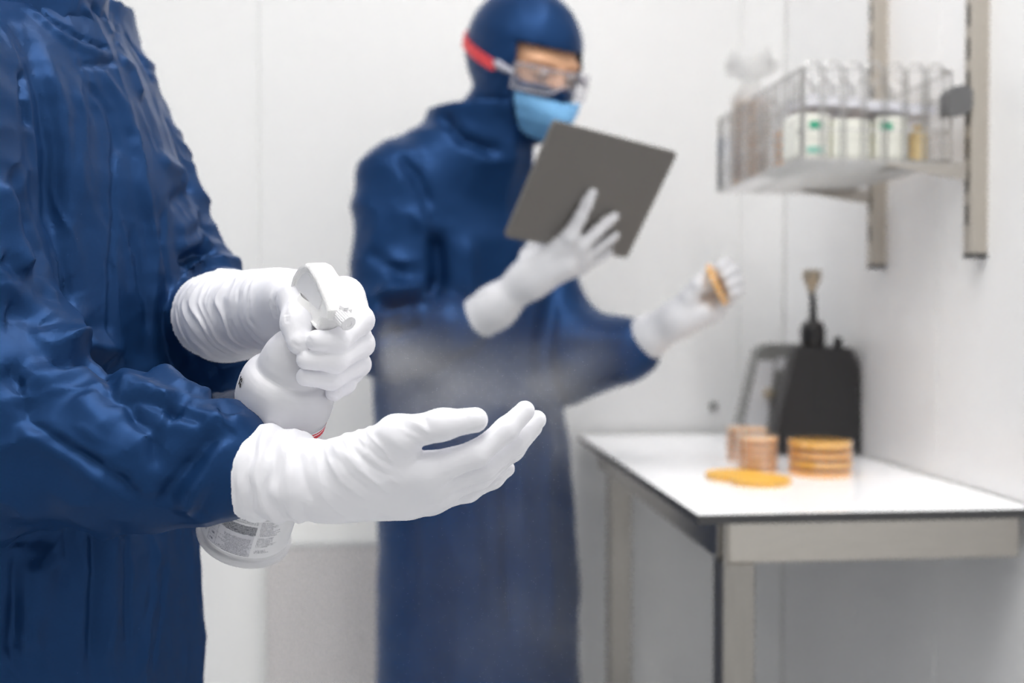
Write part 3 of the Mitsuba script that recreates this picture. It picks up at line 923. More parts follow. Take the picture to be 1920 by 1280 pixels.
mL = relax(clean(level(fL, *bounds(JL, .05), .0014)), 2)
pv = np.asarray(mL.vertices)
a0, a1 = at(390, 592, 1.025), at(530, 584, .945)
s = axis_coord(pv, a0, a1)
wv = meshkit.fbm(pv * 28, 2, 15)
win = step(.006, .02, s) * (1 - step(.080, .105, s))
diag = s + (pv[:, 2] - a1[2]) * .30
d = win * .0034 * (ridge(np.stack([diag * 90 + wv * 2.6, pv[:, 1] * 9, pv[:, 2] * 9], 1), 18, 1.3) - .4)
wv3 = meshkit.fbm(pv * 60, 2, 25)
d += step(.004, .012, s) * (1 - step(.115, .14, s)) * .0016 * (ridge(np.stack([(s + (pv[:, 2] - a1[2]) * .22) * 175 + wv * 3 + wv3, pv[:, 1] * 12, pv[:, 2] * 12], 1), 27, 1.7) - .3)
d += win * .0035 * (meshkit.fbm(np.stack([s * 40, pv[:, 1] * 16, pv[:, 2] * 16], 1), 2, 23) - .5)
d += .00035 * (meshkit.fbm(pv * 160, 2, 19) - .5)
for pts, w, amp in [([(541, 562), (546, 568), (543, 585)], .0025, .0014), ([(534, 590), (544, 589)], .0011, -.0010), ([(534, 596), (544, 595)], .0011, -.0010), ([(534, 602), (544, 601)], .0011, -.0010),
                    ([(520, 545), (515, 565), (520, 590)], .002, -.001), ([(512, 540), (506, 565), (514, 600)], .002, .001), ([(545, 642), (560, 650), (575, 648)], .0018, -.0007),
                    ([(578, 632), (584, 640), (580, 648)], .0012, -.0007), ([(558, 662), (565, 668), (562, 680)], .0012, -.0006), ([(630, 726), (640, 738), (630, 745)], .0014, -.0006)]:
    d += stroke(pv, drape(fL, pts, .78, 1.0), w, amp)
mL = push(mL, d)


# ------------------------------------------------------------------ clothing
def column(p, rows, ang):
    """an upright body of elliptic section: rows (z, right, depth, half depth of the chest, half width), turned by ang"""
    q = np.array(rows, np.float32)
    q = q[np.argsort(q[:, 0])]
    z = p[:, 2]
    cu, cv, ra, rb = (np.interp(z, q[:, 0], q[:, i]).astype(np.float32) for i in (1, 2, 3, 4))
    rel = p - EYE.astype(np.float32)
    u, v = rel @ RGT.astype(np.float32) - cu, rel @ FWD.astype(np.float32) - cv
    a, b = u * math.cos(ang) - v * math.sin(ang), u * math.sin(ang) + v * math.cos(ang)
    k = np.sqrt((a / ra) ** 2 + (b / rb) ** 2)
    d = (k - 1) * np.minimum(ra, rb) * np.where(k < 1, 1, .85)
    return np.maximum(d, np.maximum(z - q[-1, 0], q[0, 0] - z))


# --- the near person's coverall
ANGA = math.radians(14)
ROWSA = [(.12, -.500, 1.08, .150, .185), (.50, -.500, 1.08, .158, .195), (.86, -.494, 1.075, .160, .195), (1.10, -.490, 1.07, .156, .190), (1.22, -.490, 1.07, .154, .190),
         (1.33, -.493, 1.07, .146, .190), (1.40, -.497, 1.07, .128, .180), (1.45, -.495, 1.07, .105, .150), (1.49, -.49, 1.065, .085, .100)]
SR_, ER_, WR_ = at(-185, 195, .885), at(-45, 812, .865), at(500, 889, .845)
SL_, EL_, WL_ = at(148, 86, 1.235), at(380, 628, 1.165), at(450, 590, .992)


def fA(p):
    d = column(p, ROWSA, ANGA)
    d = smin(d, cone(p, uvz(-.49, 1.06, 1.41) + EYE * [1, 1, 0], SL_, .080, .062), .05)
    d = smin(d, cone(p, uvz(-.49, 1.06, 1.41) + EYE * [1, 1, 0], SR_, .085, .080), .05)
    la = smin(cone(p, SL_, EL_, .064, .058), cone(p, EL_, at(425, 610, 1.05), .066, .050), .03)
    la = smin(la, cone(p, at(405, 672, 1.12), at(470, 668, 1.06), .038, .026), .04)
    la = smin(la, cone(p, at(425, 610, 1.05), WL_, .047, .028), .012)
    ra = smin(cone(p, SR_, ER_, .082, .082), cone(p, ER_, at(240, 852, .858), .078, .060), .04)
    ra = smin(ra, cone(p, at(240, 852, .858), at(432, 876, .851), .060, .041), .02)
    ra = smin(ra, cone(p, at(285, 815, .862), at(408, 824, .853), .032, .023), .03)
    ra = smin(ra, cone(p, at(440, 880, .850), WR_, .036, .024), .010)
    d = smin(d, la, .018)
    return smin(d, ra, .012)


loA, hiA = uvz(-.72, .74, .10) , uvz(-.15, 1.36, 1.56)
corn = np.array([uvz(u, v, z) for u in (-.72, -.17) for v in (.74, 1.36) for z in (.10, 1.56)])
mA = relax(clean(level(fA, corn.min(0), corn.max(0), .0058)), 3).subdivide()
mA = trimesh.Trimesh(mA.vertices, mA.faces, process=True)
pv = np.asarray(mA.vertices)
rel = pv - EYE
U_, V_, Z_ = rel @ RGT, rel @ FWD, pv[:, 2]
dR = np.minimum(cone(pv, SR_, ER_, .08, .08), cone(pv, ER_, WR_, .075, .04))
dL = np.minimum(cone(pv, SL_, EL_, .07, .06), cone(pv, EL_, WL_, .06, .04))
dT = column(pv.astype(np.float32), ROWSA, ANGA)
wR = step(.0, .02, dT - dR) * (dR < dL)
wL = step(.0, .02, dT - dL) * (dL <= dR)
wT = 1 - np.maximum(wR, wL)
wv = meshkit.fbm(pv * 7, 3, 31)
wv2 = meshkit.fbm(pv * 16, 2, 37)
d = np.zeros(len(pv))
# body: long upright pleats with a slight slant and fine creases
lat = V_ * .9 + U_ * .5 + Z_ * .16
d += wT * .0080 * (ridge(np.stack([lat * 17 + wv * 1.2, Z_ * 1.3, 0 * Z_], 1), 41, 1.2) - .45)
d += wT * .0046 * (ridge(np.stack([lat * 36 + wv * 2.0, Z_ * 3.2 + wv2, U_ * 4], 1), 43, 2.0) - .3)
d += wT * .0022 * (ridge(np.stack([lat * 70 + wv2 * 2, Z_ * 10, U_ * 20], 1), 47, 2.2) - .3)
d += .0009 * (ridge(pv * 40 + wv2[:, None] * 3, 49, 1.4) - .4)
# sleeves: crumpled across
sR = axis_coord(pv, SR_, ER_) * (pv[:, 2] > 1.14) + axis_coord(pv, ER_, WR_) * (pv[:, 2] <= 1.14)
d += wR * .0100 * (meshkit.fbm(pv * [13, 13, 15], 2, 53) - .5)
d += wR * .0060 * (ridge(pv * [22, 22, 26] + wv2[:, None] * 1.5, 59, 1.6) - .35)
d += wL * .0080 * (ridge(pv * [13, 13, 17] + wv2[:, None] * 1.4, 61, 1.5) - .4)
d += wL * .0038 * (ridge(pv * [28, 28, 34] + wv2[:, None] * 2, 67, 1.8) - .35)
endR = step(.165, .22, axis_coord(pv, ER_, WR_)) * wR
d += endR * .0065 * (ridge(np.stack([axis_coord(pv, ER_, WR_) * 12, pv[:, 1] * 55, pv[:, 2] * 55], 1), 71, 1.5) - .4)
FOLDS = [  # near sleeve
    ([(60, 655), (105, 640), (122, 600), (112, 550)], .016, .013), ([(95, 668), (160, 648), (203, 658), (210, 690)], .011, .014), ([(30, 720), (100, 712), (165, 692)], .013, .008),
    ([(245, 700), (285, 698), (335, 728), (395, 745), (428, 758)], .012, .009), ([(195, 745), (235, 715), (290, 748), (330, 770)], .010, .008), ([(325, 775), (360, 795), (425, 785)], .012, .008),
    ([(435, 815), (452, 790), (440, 775)], .010, .007), ([(5, 788), (50, 790), (150, 850), (230, 900), (280, 945)], .0050, -.0075), ([(25, 806), (60, 812), (150, 868), (225, 915)], .010, .0045),
    ([(90, 688), (150, 686), (205, 702)], .0075, -.010), ([(205, 690), (212, 745), (226, 778)], .006, -.009), ([(232, 735), (262, 790), (290, 815), (292, 890)], .0060, -.007),
    ([(245, 742), (300, 762), (390, 806)], .0050, -.0075), ([(415, 808), (360, 872), (300, 945)], .0085, -.0095), ([(440, 830), (390, 885), (335, 960)], .010, .007),
    ([(150, 740), (185, 790), (160, 830)], .012, .005), ([(0, 690), (60, 740), (45, 790)], .010, -.007), ([(445, 900), (400, 920), (370, 960)], .006, -.006), ([(420, 850), (440, 870), (452, 905)], .005, -.004),
    # near upper arm
    ([(5, 300), (40, 380), (75, 470), (72, 540)], .010, -.008), ([(0, 330), (30, 430), (60, 520)], .012, .006), ([(0, 470), (40, 520), (100, 560)], .009, -.007), ([(10, 580), (50, 590), (85, 630)], .010, -.006),
    # body
    ([(42, 130), (32, 190), (45, 250)], .0040, -.007), ([(30, 40), (60, 120), (80, 200), (88, 330), (84, 460)], .010, -.0070), ([(70, 80), (110, 200), (122, 360), (118, 560)], .010, .0055),
    ([(140, 120), (150, 250), (150, 420)], .008, .004), ([(175, 110), (225, 200), (255, 300), (262, 420)], .007, .0045), ([(160, 150), (200, 210), (225, 300)], .005, -.004),
    ([(213, 240), (212, 400), (198, 560), (195, 660)], .0030, -.0038), ([(262, 330), (282, 480), (284, 620), (282, 700)], .006, .0045), ([(240, 420), (262, 520), (275, 640)], .004, -.004),
    ([(300, 380), (296, 460), (310, 560)], .005, -.004), ([(228, 960), (230, 1080), (228, 1260)], .0040, -.0055), ([(172, 985), (170, 1100), (168, 1280)], .005, -.0060), ([(198, 980), (200, 1100), (198, 1270)], .012, .0050),
    ([(296, 1000), (285, 1120), (250, 1280)], .006, .0045), ([(310, 1040), (300, 1150), (278, 1270)], .003, -.004), ([(35, 990), (30, 1120), (20, 1280)], .007, -.008), ([(60, 1040), (70, 1150), (30, 1230)], .012, .006),
    ([(60, 960), (70, 1000), (110, 1040)], .012, -.008), ([(130, 985), (120, 1060), (100, 1140)], .008, -.005),
    # neckline
    ([(52, 0), (105, 46), (160, 80), (206, 99)], .0030, -.0050), ([(40, 8), (95, 56), (150, 92), (205, 112)], .0060, .0045), ([(140, 122), (180, 124), (215, 118)], .0035, -.0035), ([(206, 99), (213, 60), (214, 20)], .003, -.004),
    # far sleeve
    ([(285, 300), (325, 322), (345, 380)], .010, .006), ([(310, 390), (350, 350), (358, 345)], .008, -.007), ([(320, 440), (360, 400), (378, 395)], .010, .007), ([(320, 470), (365, 445), (398, 470)], .009, .009),
    ([(325, 495), (360, 480), (405, 490)], .007, -.010), ([(330, 520), (380, 500), (440, 500)], .010, .009), ([(355, 560), (370, 520), (400, 508)], .006, -.008), ([(335, 600), (360, 640), (380, 670)], .009, -.007),
    ([(340, 690), (400, 715), (470, 705)], .010, .007), ([(345, 665), (410, 690), (480, 672)], .007, -.007), ([(225, 60), (250, 90), (275, 160)], .009, -.006), ([(215, 110), (240, 130), (262, 190)], .008, .006)]
for pts, w, amp in FOLDS:
    d += stroke(pv, drape(fA, pts, .70, 1.35), w, amp, .18)
# the last centimetres of both sleeves lie smooth inside the gloves
d *= step(.010, .034, np.linalg.norm(pv - WR_, axis=1) - .028) * step(.010, .034, np.linalg.norm(pv - WL_, axis=1) - .028)
mA = push(mA, d)


# ------------------------------------------------------------------ heads
def head_frame(c, yaw, pitch):
    """yaw: turned from facing the camera towards the photograph's right; pitch: bent down"""
    f = RGT * math.sin(yaw) - FWD * math.cos(yaw)
    r = np.cross(UP, f)                                # the person's left
    f2 = f * math.cos(pitch) - UP * math.sin(pitch)
    u2 = UP * math.cos(pitch) + f * math.sin(pitch)
    return np.asarray(c), f2, r, u2


def ell(x, y, z, a, b, c):
    k = np.sqrt((x / a) ** 2 + (y / b) ** 2 + (z / c) ** 2)
    return (k - 1) * min(a, b, c)


def head_local(p, H):
    c, f, r, u = (np.asarray(q, np.float32) for q in H)
    q = p - c
    return q @ f, q @ r, q @ u


def face_d(p, H):
    """skull and face; the origin lies between the eyes' level and the ears"""
    x, y, z = head_local(p, H)
    d = ell(x + .010, y, z - .030, .098, .082, .092)
    d = smin(d, ell(x - .030, y, z + .045, .060, .058, .080), .05)
    d = smin(d, ell(x - .058, y, z + .095, .026, .028, .022), .03)
    nose = ell(x - .094 - .012 * step(.0, -.035, z), y, z + .018, .018, .014, .030)
    d = smin(d, nose, .012)
    d = smin(d, ell(x - .080, np.abs(y) - .030, z - .022, .016, .026, .010), .016)
    d = -smin(-d, ell(x - .100, np.abs(y) - .033, z + .002, .018, .018, .013), .012)
    lid = np.maximum(ell(x - .080, np.abs(y) - .032, z - .003, .0150, .0175, .0150), -(z + .0055 + (x - .080) * .1))
    d = np.minimum(d, lid)
    d = smin(d, ell(x - .085, y, z + .058, .014, .024, .005), .008)
    d = smin(d, ell(x - .085, y, z + .068, .013, .020, .005), .008)
    d = smin(d, ell(x + .008, np.abs(y) - .074, z + .01, .020, .006, .032), .01)
    return d


def hood_d(p, H, slit=True):
    x, y, z = head_local(p, H)
    d = ell(x + .030, y, z - .032, .131, .102, .118)
    d = smin(d, ell(x - .026, y, z + .050, .066, .074, .088), .04)
    d = smin(d, face_d(p, H) - .005, .02)
    if slit:
        hole = np.maximum(np.abs(z - .014 + (y / .09) ** 2 * .008) - .030, np.maximum(np.abs(y) - .066, -(x - .02)))
        d = -smin(-d, hole, .008)
    return d

# ------------------------------------------------------------------ the near person
HA = head_frame(uvz(-.470, 1.045, 1.665), math.radians(62), math.radians(24))
NA = uvz(-.485, 1.06, 1.44)


def near_body(p):
    d = face_d(p, HA)
    d = smin(d, cone(p, HA[0] - HA[1] * .03 - UP * .05, NA, .058, .062), .03)
    t_ = column(p, [(z, u, v, max(a - .05, .03), max(b - .05, .03)) for z, u, v, a, b in ROWSA[2:]], ANGA)
    return smin(d, t_, .04)


corn = np.array([uvz(u, v, z) for u in (-.70, -.28) for v in (.85, 1.28) for z in (.86, 1.80)])
near = obj('person', relax(clean(level(near_body, corn.min(0), corn.max(0), .0075)), 3), 'mat_skin', smooth=True,
           label='person in a dark blue cleanroom coverall spraying their own gloved hand, cropped at the neck', cat='person')
obj('coverall', mA, 'mat_cloth', near, smooth=True, label='dark navy satin coverall')


def hood_near(p):
    d = hood_d(p, HA)
    d = smin(d, cone(p, HA[0] - HA[1] * .03 - UP * .06, uvz(-.506, 1.05, 1.475), .078, .086), .05)
    return smin(d, column(p, [(1.43, -.509, 1.05, .102, .120), (1.46, -.506, 1.05, .098, .110), (1.52, -.501, 1.05, .087, .090)], ANGA), .03)


corn = np.array([uvz(u, v, z) for u in (-.68, -.30) for v in (.88, 1.24) for z in (1.41, 1.81)])
mh = relax(clean(level(hood_near, corn.min(0), corn.max(0), .0045)), 3).subdivide()
mh = trimesh.Trimesh(mh.vertices, mh.faces, process=True)
pv = np.asarray(mh.vertices)
rel = pv - EYE
wv = meshkit.fbm(pv * 12, 2, 81)
lat = (rel @ FWD) * .9 + (rel @ RGT) * .5 - pv[:, 2] * .35
d = .006 * (ridge(np.stack([lat * 30 + wv * 1.5, pv[:, 2] * 5, lat * 0], 1), 83, 1.5) - .4) * (1 - step(1.54, 1.60, pv[:, 2]))
for pts, w, amp in [([(150, 0), (165, 45), (175, 90)], .006, .006), ([(172, 0), (178, 50), (190, 92)], .004, -.006), ([(188, 10), (192, 60), (205, 92)], .004, .005), ([(120, 25), (140, 55), (150, 70)], .006, -.004)]:
    d += stroke(pv, drape(hood_near, pts, .85, 1.2), w, amp)
obj('hood', push(mh, d), 'mat_cloth', near, smooth=True, label='dark blue hood tucked into the collar')
obj('glove', mR, 'mat_glove', near, smooth=True, label='white glove on the open hand, palm up')
obj('glove', mL, 'mat_glove', near, smooth=True, label='white glove gripping the spray bottle')


def boot_pair(owner, cu, cv, ang, spread=.09):
    f = RGT * math.cos(ang) - FWD * math.sin(ang)
    s_ = np.cross(UP, f)
    for k in (-1, 1):
        c = uvz(cu, cv, 0) + s_ * spread * k

        def boot(p):
            d = smin(cone(p, c + UP * .10, c + UP * .34, .055, .062), cone(p, c + UP * .045, c + f * .155 + UP * .036, .046, .036), .05)
            return np.maximum(d, .0015 - p[:, 2])
        q = np.array([c - .13, c + .13])
        lo, hi = np.minimum(c - [.22, .22, .01], c + f * .2 - [.1, .1, .01]), np.maximum(c + [.22, .22, .42], c + f * .2 + [.1, .1, .42])
        obj('boot', relax(clean(level(boot, lo, hi, .012)), 2), 'mat_boot', owner, smooth=True)


boot_pair(near, -.50, 1.08, ANGA)

# ------------------------------------------------------------------ the far person
HB = head_frame(at(990, 128, 2.075), math.radians(38), math.radians(20))
ANGB = math.radians(-38)                               # the chest looks towards the bench and the camera
ROWSB = [(.10, -.070, 2.13, .185, .215), (.45, -.065, 2.13, .178, .216), (.80, -.067, 2.13, .170, .210), (1.00, -.080, 2.13, .155, .200), (1.20, -.085, 2.13, .150, .200),
         (1.34, -.095, 2.13, .140, .205), (1.42, -.100, 2.125, .120, .190), (1.48, -.095, 2.12, .098, .145), (1.54, -.085, 2.11, .085, .105)]
SRB, ERB, WRB = at(752, 352, 2.05), at(738, 622, 1.99), at(905, 605, 1.90)
SLB, ELB, WLB = at(935, 360, 2.27), at(1068, 672, 2.13), at(1205, 645, 2.045)
fw = lambda a: (RGT * math.cos(a) - FWD * math.sin(a))


def column_b(p, rows):
    return column(p, rows, math.radians(52))


def cloth_far(p):
    d = column_b(p, ROWSB)
    top = at(880, 305, 2.11)
    d = smin(d, cone(p, top, SRB, .095, .078), .06)
    d = smin(d, cone(p, top, SLB, .095, .075), .06)
    ra = smin(cone(p, SRB, ERB, .086, .080), cone(p, ERB, at(855, 618, 1.915), .076, .056), .05)
    ra = smin(ra, cone(p, at(855, 618, 1.915), WRB, .054, .028), .012)
    la = smin(cone(p, SLB, ELB, .078, .078), cone(p, ELB, at(1180, 655, 2.06), .078, .062), .05)
    la = smin(la, cone(p, at(1180, 655, 2.06), WLB, .058, .028), .012)
    d = smin(d, la, .02)
    d = smin(d, ra, .015)
    # stand-up collar with an open rim
    col = column_b(p, [(1.49, -.078, 2.115, .118, .118), (1.57, -.064, 2.107, .110, .110), (1.606, -.056, 2.10, .108, .108)])
    well = column_b(p, [(1.575, -.060, 2.105, .085, .085), (1.60, -.056, 2.10, .094, .094), (1.65, -.052, 2.10, .100, .100)])
    return smin(d, np.maximum(col, -well), .012)


corn = np.array([at(x, y, dd) * [1, 1, 0] + UP * z for x in (600, 1270) for dd in (1.78, 2.42) for z in (.10, 1.62) for y in (640,)])
mB = relax(clean(level(cloth_far, corn.min(0), corn.max(0), .0085)), 3).subdivide()
mB = trimesh.Trimesh(mB.vertices, mB.faces, process=True)
pv = np.asarray(mB.vertices)
rel = pv - EYE
wv = meshkit.fbm(pv * 6, 2, 131)
lat = (rel @ RGT) * .8 + (rel @ FWD) * .6
dRb = np.minimum(cone(pv, SRB, ERB, .086, .08), cone(pv, ERB, WRB, .076, .04))
dLb = np.minimum(cone(pv, SLB, ELB, .078, .078), cone(pv, ELB, WLB, .078, .05))
arm = step(0, .02, column_b(pv.astype(np.float32), ROWSB) - np.minimum(dRb, dLb))
d = (1 - arm) * .012 * (ridge(np.stack([lat * 11 + wv, pv[:, 2] * 1.4, lat * 0], 1), 141, 1.2) - .4)
d += arm * .012 * (ridge(pv * [9, 9, 12] + wv[:, None] * 1.5, 151, 1.3) - .4)
d += .004 * (meshkit.fbm(pv * 20, 2, 161) - .5)
for pts, w, amp in [([(820, 212), (870, 262), (950, 290)], .012, -.016), ([(815, 420), (822, 520), (816, 560)], .018, -.034), ([(705, 578), (760, 566), (812, 556)], .012, -.030), ([(700, 555), (760, 545), (808, 532)], .014, .014), ([(730, 640), (745, 600), (790, 575)], .009, -.018), ([(770, 380), (800, 440), (812, 540)], .016, .012), ([(690, 600), (740, 590), (810, 575)], .014, .010),
                    ([(700, 640), (750, 625), (800, 600)], .010, -.014), ([(690, 470), (730, 500), (770, 520)], .014, -.010), ([(740, 290), (780, 330), (810, 400)], .012, -.010), ([(880, 420), (880, 520), (890, 600)], .016, .008),
                    ([(850, 700), (880, 900), (900, 1200)], .020, .010), ([(960, 720), (950, 900), (960, 1240)], .016, -.012), ([(1030, 720), (1020, 950), (1030, 1250)], .018, .010), ([(760, 720), (770, 950), (780, 1270)], .016, -.012)]:
    d += stroke(pv, drape(cloth_far, pts, 1.7, 2.4), w, amp)
d *= step(.012, .045, np.linalg.norm(pv - WRB, axis=1) - .03) * step(.012, .045, np.linalg.norm(pv - WLB, axis=1) - .03)
mB = push(mB, d)

NB = at(925, 250, 2.11)


def far_body(p):
    d = face_d(p, HB)
    d = smin(d, cone(p, HB[0] - HB[1] * .03 - HB[3] * .06, NB - UP * .16, .054, .060), .03)
    t_ = column_b(p, [(z, u, v, max(a - .06, .03), max(b - .06, .03)) for z, u, v, a, b in ROWSB[2:-1]])
    return smin(d, t_, .04)


corn = np.array([at(x, 640, dd) * [1, 1, 0] + UP * z for x in (720, 1110) for dd in (1.92, 2.30) for z in (.80, 1.88)])
far = obj('person', relax(clean(level(far_body, corn.min(0), corn.max(0), .0050)), 2), 'mat_skin', smooth=True,
          label='person in dark blue coverall, goggles and face mask reading a grey tablet', cat='person')
obj('coverall', mB, 'mat_cloth', far, smooth=True, label='dark blue long coverall')


def hood_far(p):
    d = hood_d(p, HB)
    return smin(d, cone(p, HB[0] - HB[1] * .035 - HB[3] * .075, at(912, 245, 2.10), .066, .074), .02)


def hood_cut(p):
    """the hood is a shell: the head stays free inside the slit"""
    d = hood_far(p)
    x, y, z = head_local(p, HB)
    hole = np.maximum(np.abs(z - .0175) - .0295, np.maximum(np.abs(y) - .078, -(x - .010)))
    return np.maximum(np.maximum(d, -hole), -(face_d(p, HB) - .0015))


corn = np.array([at(x, y, dd) for x in (800, 1120) for dd in (1.93, 2.26) for y in (-40, 275)])
mh = relax(clean(level(hood_cut, corn.min(0), corn.max(0), .0045)), 3)
pv = np.asarray(mh.vertices)
x, y, z = head_local(pv, HB)
mh = push(mh, .005 * (meshkit.fbm(pv * 22, 2, 171) - .5) + .004 * (ridge(np.stack([y * 26, z * 8, x * 10], 1), 173, 1.5) - .4) * step(-.02, .03, -z - .02))
obj('hood', mh, 'mat_cloth', far, smooth=True, label='dark blue close hood with an eye slit')
# eyes
for s in (-1, 1):
    c = HB[0] + HB[1] * .083 + HB[2] * .032 * s + HB[3] * .003
    e = obj('eye', trimesh.creation.icosphere(subdivisions=3, radius=.0125).apply_translation(c), 'mat_eye', far, smooth=True)
    obj('iris', trimesh.creation.icosphere(subdivisions=2, radius=.0062).apply_translation(c + HB[1] * .0066 - HB[3] * .0045), 'mat_iris', e, smooth=True)
    br = np.array([HB[0] + HB[1] * (.091 - .30 * abs(t) ** 2 * .06) + HB[2] * s * (.014 + t * .036) + HB[3] * (.024 + .006 * math.sin(t * 2.4)) for t in np.linspace(0, 1, 8)])
    obj('eyebrow', tube(br, np.array([.003, .004, .004, .004, .0035, .003, .0025, .0015]), 8), 'mat_iris', far, smooth=True)

# the pleated mask: a curved shell in front of the hood's lower face
material('mat_mask', base_color=(0.17, 0.42, 0.72), roughness=0.6)
na, nz_ = 36, 22
aa, zz = np.meshgrid(np.linspace(-.98, .98, na), np.linspace(0, 1, nz_), indexing='ij')
rad = .084 + .030 * np.cos(aa) ** 3 * np.sin(math.pi * np.clip(zz * 1.05, 0, 1)) ** .7
wid = 1 - .62 * zz ** 1.6
xx = .034 + rad * np.cos(aa) - .020 * zz ** 2
yy = .098 * np.sin(aa) * wid
hz = -.036 - .080 * zz - .006 * np.cos(aa) + .0016 * np.sin(zz * 20)
out = HB[0] + xx[..., None] * HB[1] + yy[..., None] * HB[2] + hz[..., None] * HB[3]
inn = out - HB[1] * .0018
V = np.vstack([out.reshape(-1, 3), inn.reshape(-1, 3)])
ii, jj = np.meshgrid(np.arange(na - 1), np.arange(nz_ - 1), indexing='ij')
a = (ii * nz_ + jj).ravel()
q1 = np.vstack([np.stack([a, a + nz_, a + nz_ + 1], 1), np.stack([a, a + nz_ + 1, a + 1], 1)])
rim_ = np.concatenate([np.arange(nz_), np.arange(1, na) * nz_ + nz_ - 1, (na - 1) * nz_ + np.arange(nz_ - 2, -1, -1), np.arange(na - 2, 0, -1) * nz_])
n_ = na * nz_
sd = np.array([[[p, q, n_ + q], [p, n_ + q, n_ + p]] for p, q in zip(rim_, np.roll(rim_, -1))]).reshape(-1, 3)
obj('face_mask', trimesh.Trimesh(V, np.vstack([q1[:, ::-1], q1 + n_, sd]), process=True), 'mat_mask', far, smooth=40, label='light blue face mask')

# goggles: clear curved lens, pale frame, red strap round the hood
scene['mat_lens'] = {'type': 'principledthin', 'base_color': rgb(.93, .93, .97), 'roughness': .12, 'spec_trans': .80, 'eta': 1.5, 'diff_trans': .8}
material('mat_goggle_frame', base_color=(0.36, 0.36, 0.42), roughness=0.15)
material('mat_strap', base_color=(0.62, 0.045, 0.055), roughness=0.55)
aa = np.linspace(-1.05, 1.05, 40)


def goggle(a, z, off=0.0):
    return HB[0] + HB[1] * (.028 + (.098 + off) * np.cos(a)) + HB[2] * ((.104 + off) * np.sin(a)) + HB[3] * z


def low(a):
    return -.034 + .020 * np.exp(-(a / .22) ** 2)


gz = np.linspace(0, 1, 10)
V = np.array([goggle(a, low(a) * (1 - t) + .011 * t) for a in aa for t in gz])
ii, jj = np.meshgrid(np.arange(39), np.arange(9), indexing='ij')
a = (ii * 10 + jj).ravel()
g = obj('safety_goggles', trimesh.Trimesh(V, np.vstack([np.stack([a, a + 10, a + 11], 1), np.stack([a, a + 11, a + 1], 1)]), process=False), 'mat_lens', far, smooth=True, label='clear safety goggles with a red strap')
loop = [goggle(a, .011) for a in aa] + [goggle(a, low(a)) for a in aa[::-1]]
obj('frame', tube(np.array(loop), .0020, 10, True), 'mat_goggle_frame', g, smooth=True)
band = []
for i, a in enumerate(np.linspace(1.14, 2 * math.pi - 1.14, 60)):
    x_, y_ = -.030 + .1335 * math.cos(a), .1045 * math.sin(a)
    for off in (-.001, .0025):
        for dz in (-.010, .010):
            rr_ = math.hypot(x_, y_)
            lift = .042 * max(0, -math.cos(a) + .35) / 1.35
            band.append(HB[0] + HB[1] * x_ * (1 + off / rr_) + HB[2] * y_ * (1 + off / rr_) + HB[3] * (-.004 + dz + lift))
V = np.array(band)
F_ = []
for i in range(59):
    b, c = i * 4, i * 4 + 4
    for p, q in ((0, 1), (1, 3), (3, 2), (2, 0)):
        F_ += [[b + p, b + q, c + q], [b + p, c + q, c + p]]
F_ += [[0, 2, 3], [0, 3, 1], [236, 239, 238], [236, 237, 239]]
mm = trimesh.Trimesh(V, F_, process=False)
mm.fix_normals()
obj('strap', mm, 'mat_strap', g, smooth=40, label='red elastic strap')

for s in (-1, 1):
    p0, p1 = goggle(1.05 * s, -.008), HB[0] + HB[1] * (-.030 + .1335 * math.cos(1.14)) + HB[2] * .1055 * math.sin(1.14) * s + HB[3] * .001
    obj('temple', tube(np.array([p0 + (p1 - p0) * t_ + HB[2] * s * .004 * math.sin(math.pi * t_) for t_ in np.linspace(0, 1.04, 8)]), [.004, .006, .007, .0075, .008, .008, .008, .006], 10), 'mat_goggle_frame', g, smooth=True)

# tablet
TC = np.array([(953, 443), (1195, 470), (1272, 290), (1040, 248)], float)
TM = at(1112, 363, 1.83)
e1, e2 = np.array([242, -27, 185.0]), np.array([87, 195, -85.0])
s_ = 1.83 / F_PX
ex = RGT * e1[0] + UP * e1[1] + FWD * e1[2]
ey = RGT * e2[0] + UP * e2[1] + FWD * e2[2]
ex, ey = ex * s_, ey * s_
wT_, hT_ = np.linalg.norm(ex), np.linalg.norm(ey)
ex /= wT_
ey /= np.linalg.norm(ey)
ex, ey = ex - ey * (ey @ ex) / 2, ey - ex * (ey @ ex) / 2
ex /= np.linalg.norm(ex)
ey = ey - ex * (ey @ ex)
ey /= np.linalg.norm(ey)
ez = np.cross(ex, ey)
if ez @ FWD > 0:
    ez = -ez                                           # the back of the tablet looks towards the camera
material('mat_tablet', base_color=(0.125, 0.117, 0.110), roughness=0.5)
material('mat_screen', base_color=(0.02, 0.02, 0.022), roughness=0.12)
t = thing('tablet', 'dark grey tablet held up by the far person, its plain back to the camera', 'tablet')


def slab(w, h, th, r, off):
    g_ = sbox(-w / 2, -h / 2, w / 2, h / 2).buffer(-r).buffer(r, quad_segs=6)
    m = trimesh.creation.extrude_polygon(g_, th, engine='earcut')
    M = np.eye(4)
    M[:3, 0], M[:3, 1], M[:3, 2], M[:3, 3] = ex, ey, ez, TM + ez * off
    m.apply_transform(M)
    if np.linalg.det(M[:3, :3]) < 0:
        m.invert()
    return m


obj('case', slab(wT_, hT_, .0075, .006, -.0055), 'mat_tablet', t, smooth=35)
obj('screen', slab(wT_ - .016, hT_ - .016, .0012, .004, -.0062), 'mat_screen', t, smooth=35, label='glossy dark screen')


def on_tablet(px, py, lift):
    """the point lift metres off the tablet's back seen there"""
    r = at(px, py, 1.0) - EYE
    k = ((TM + ez * (.002 + lift) - EYE) @ ez) / (r @ ez)
    return EYE + r * k


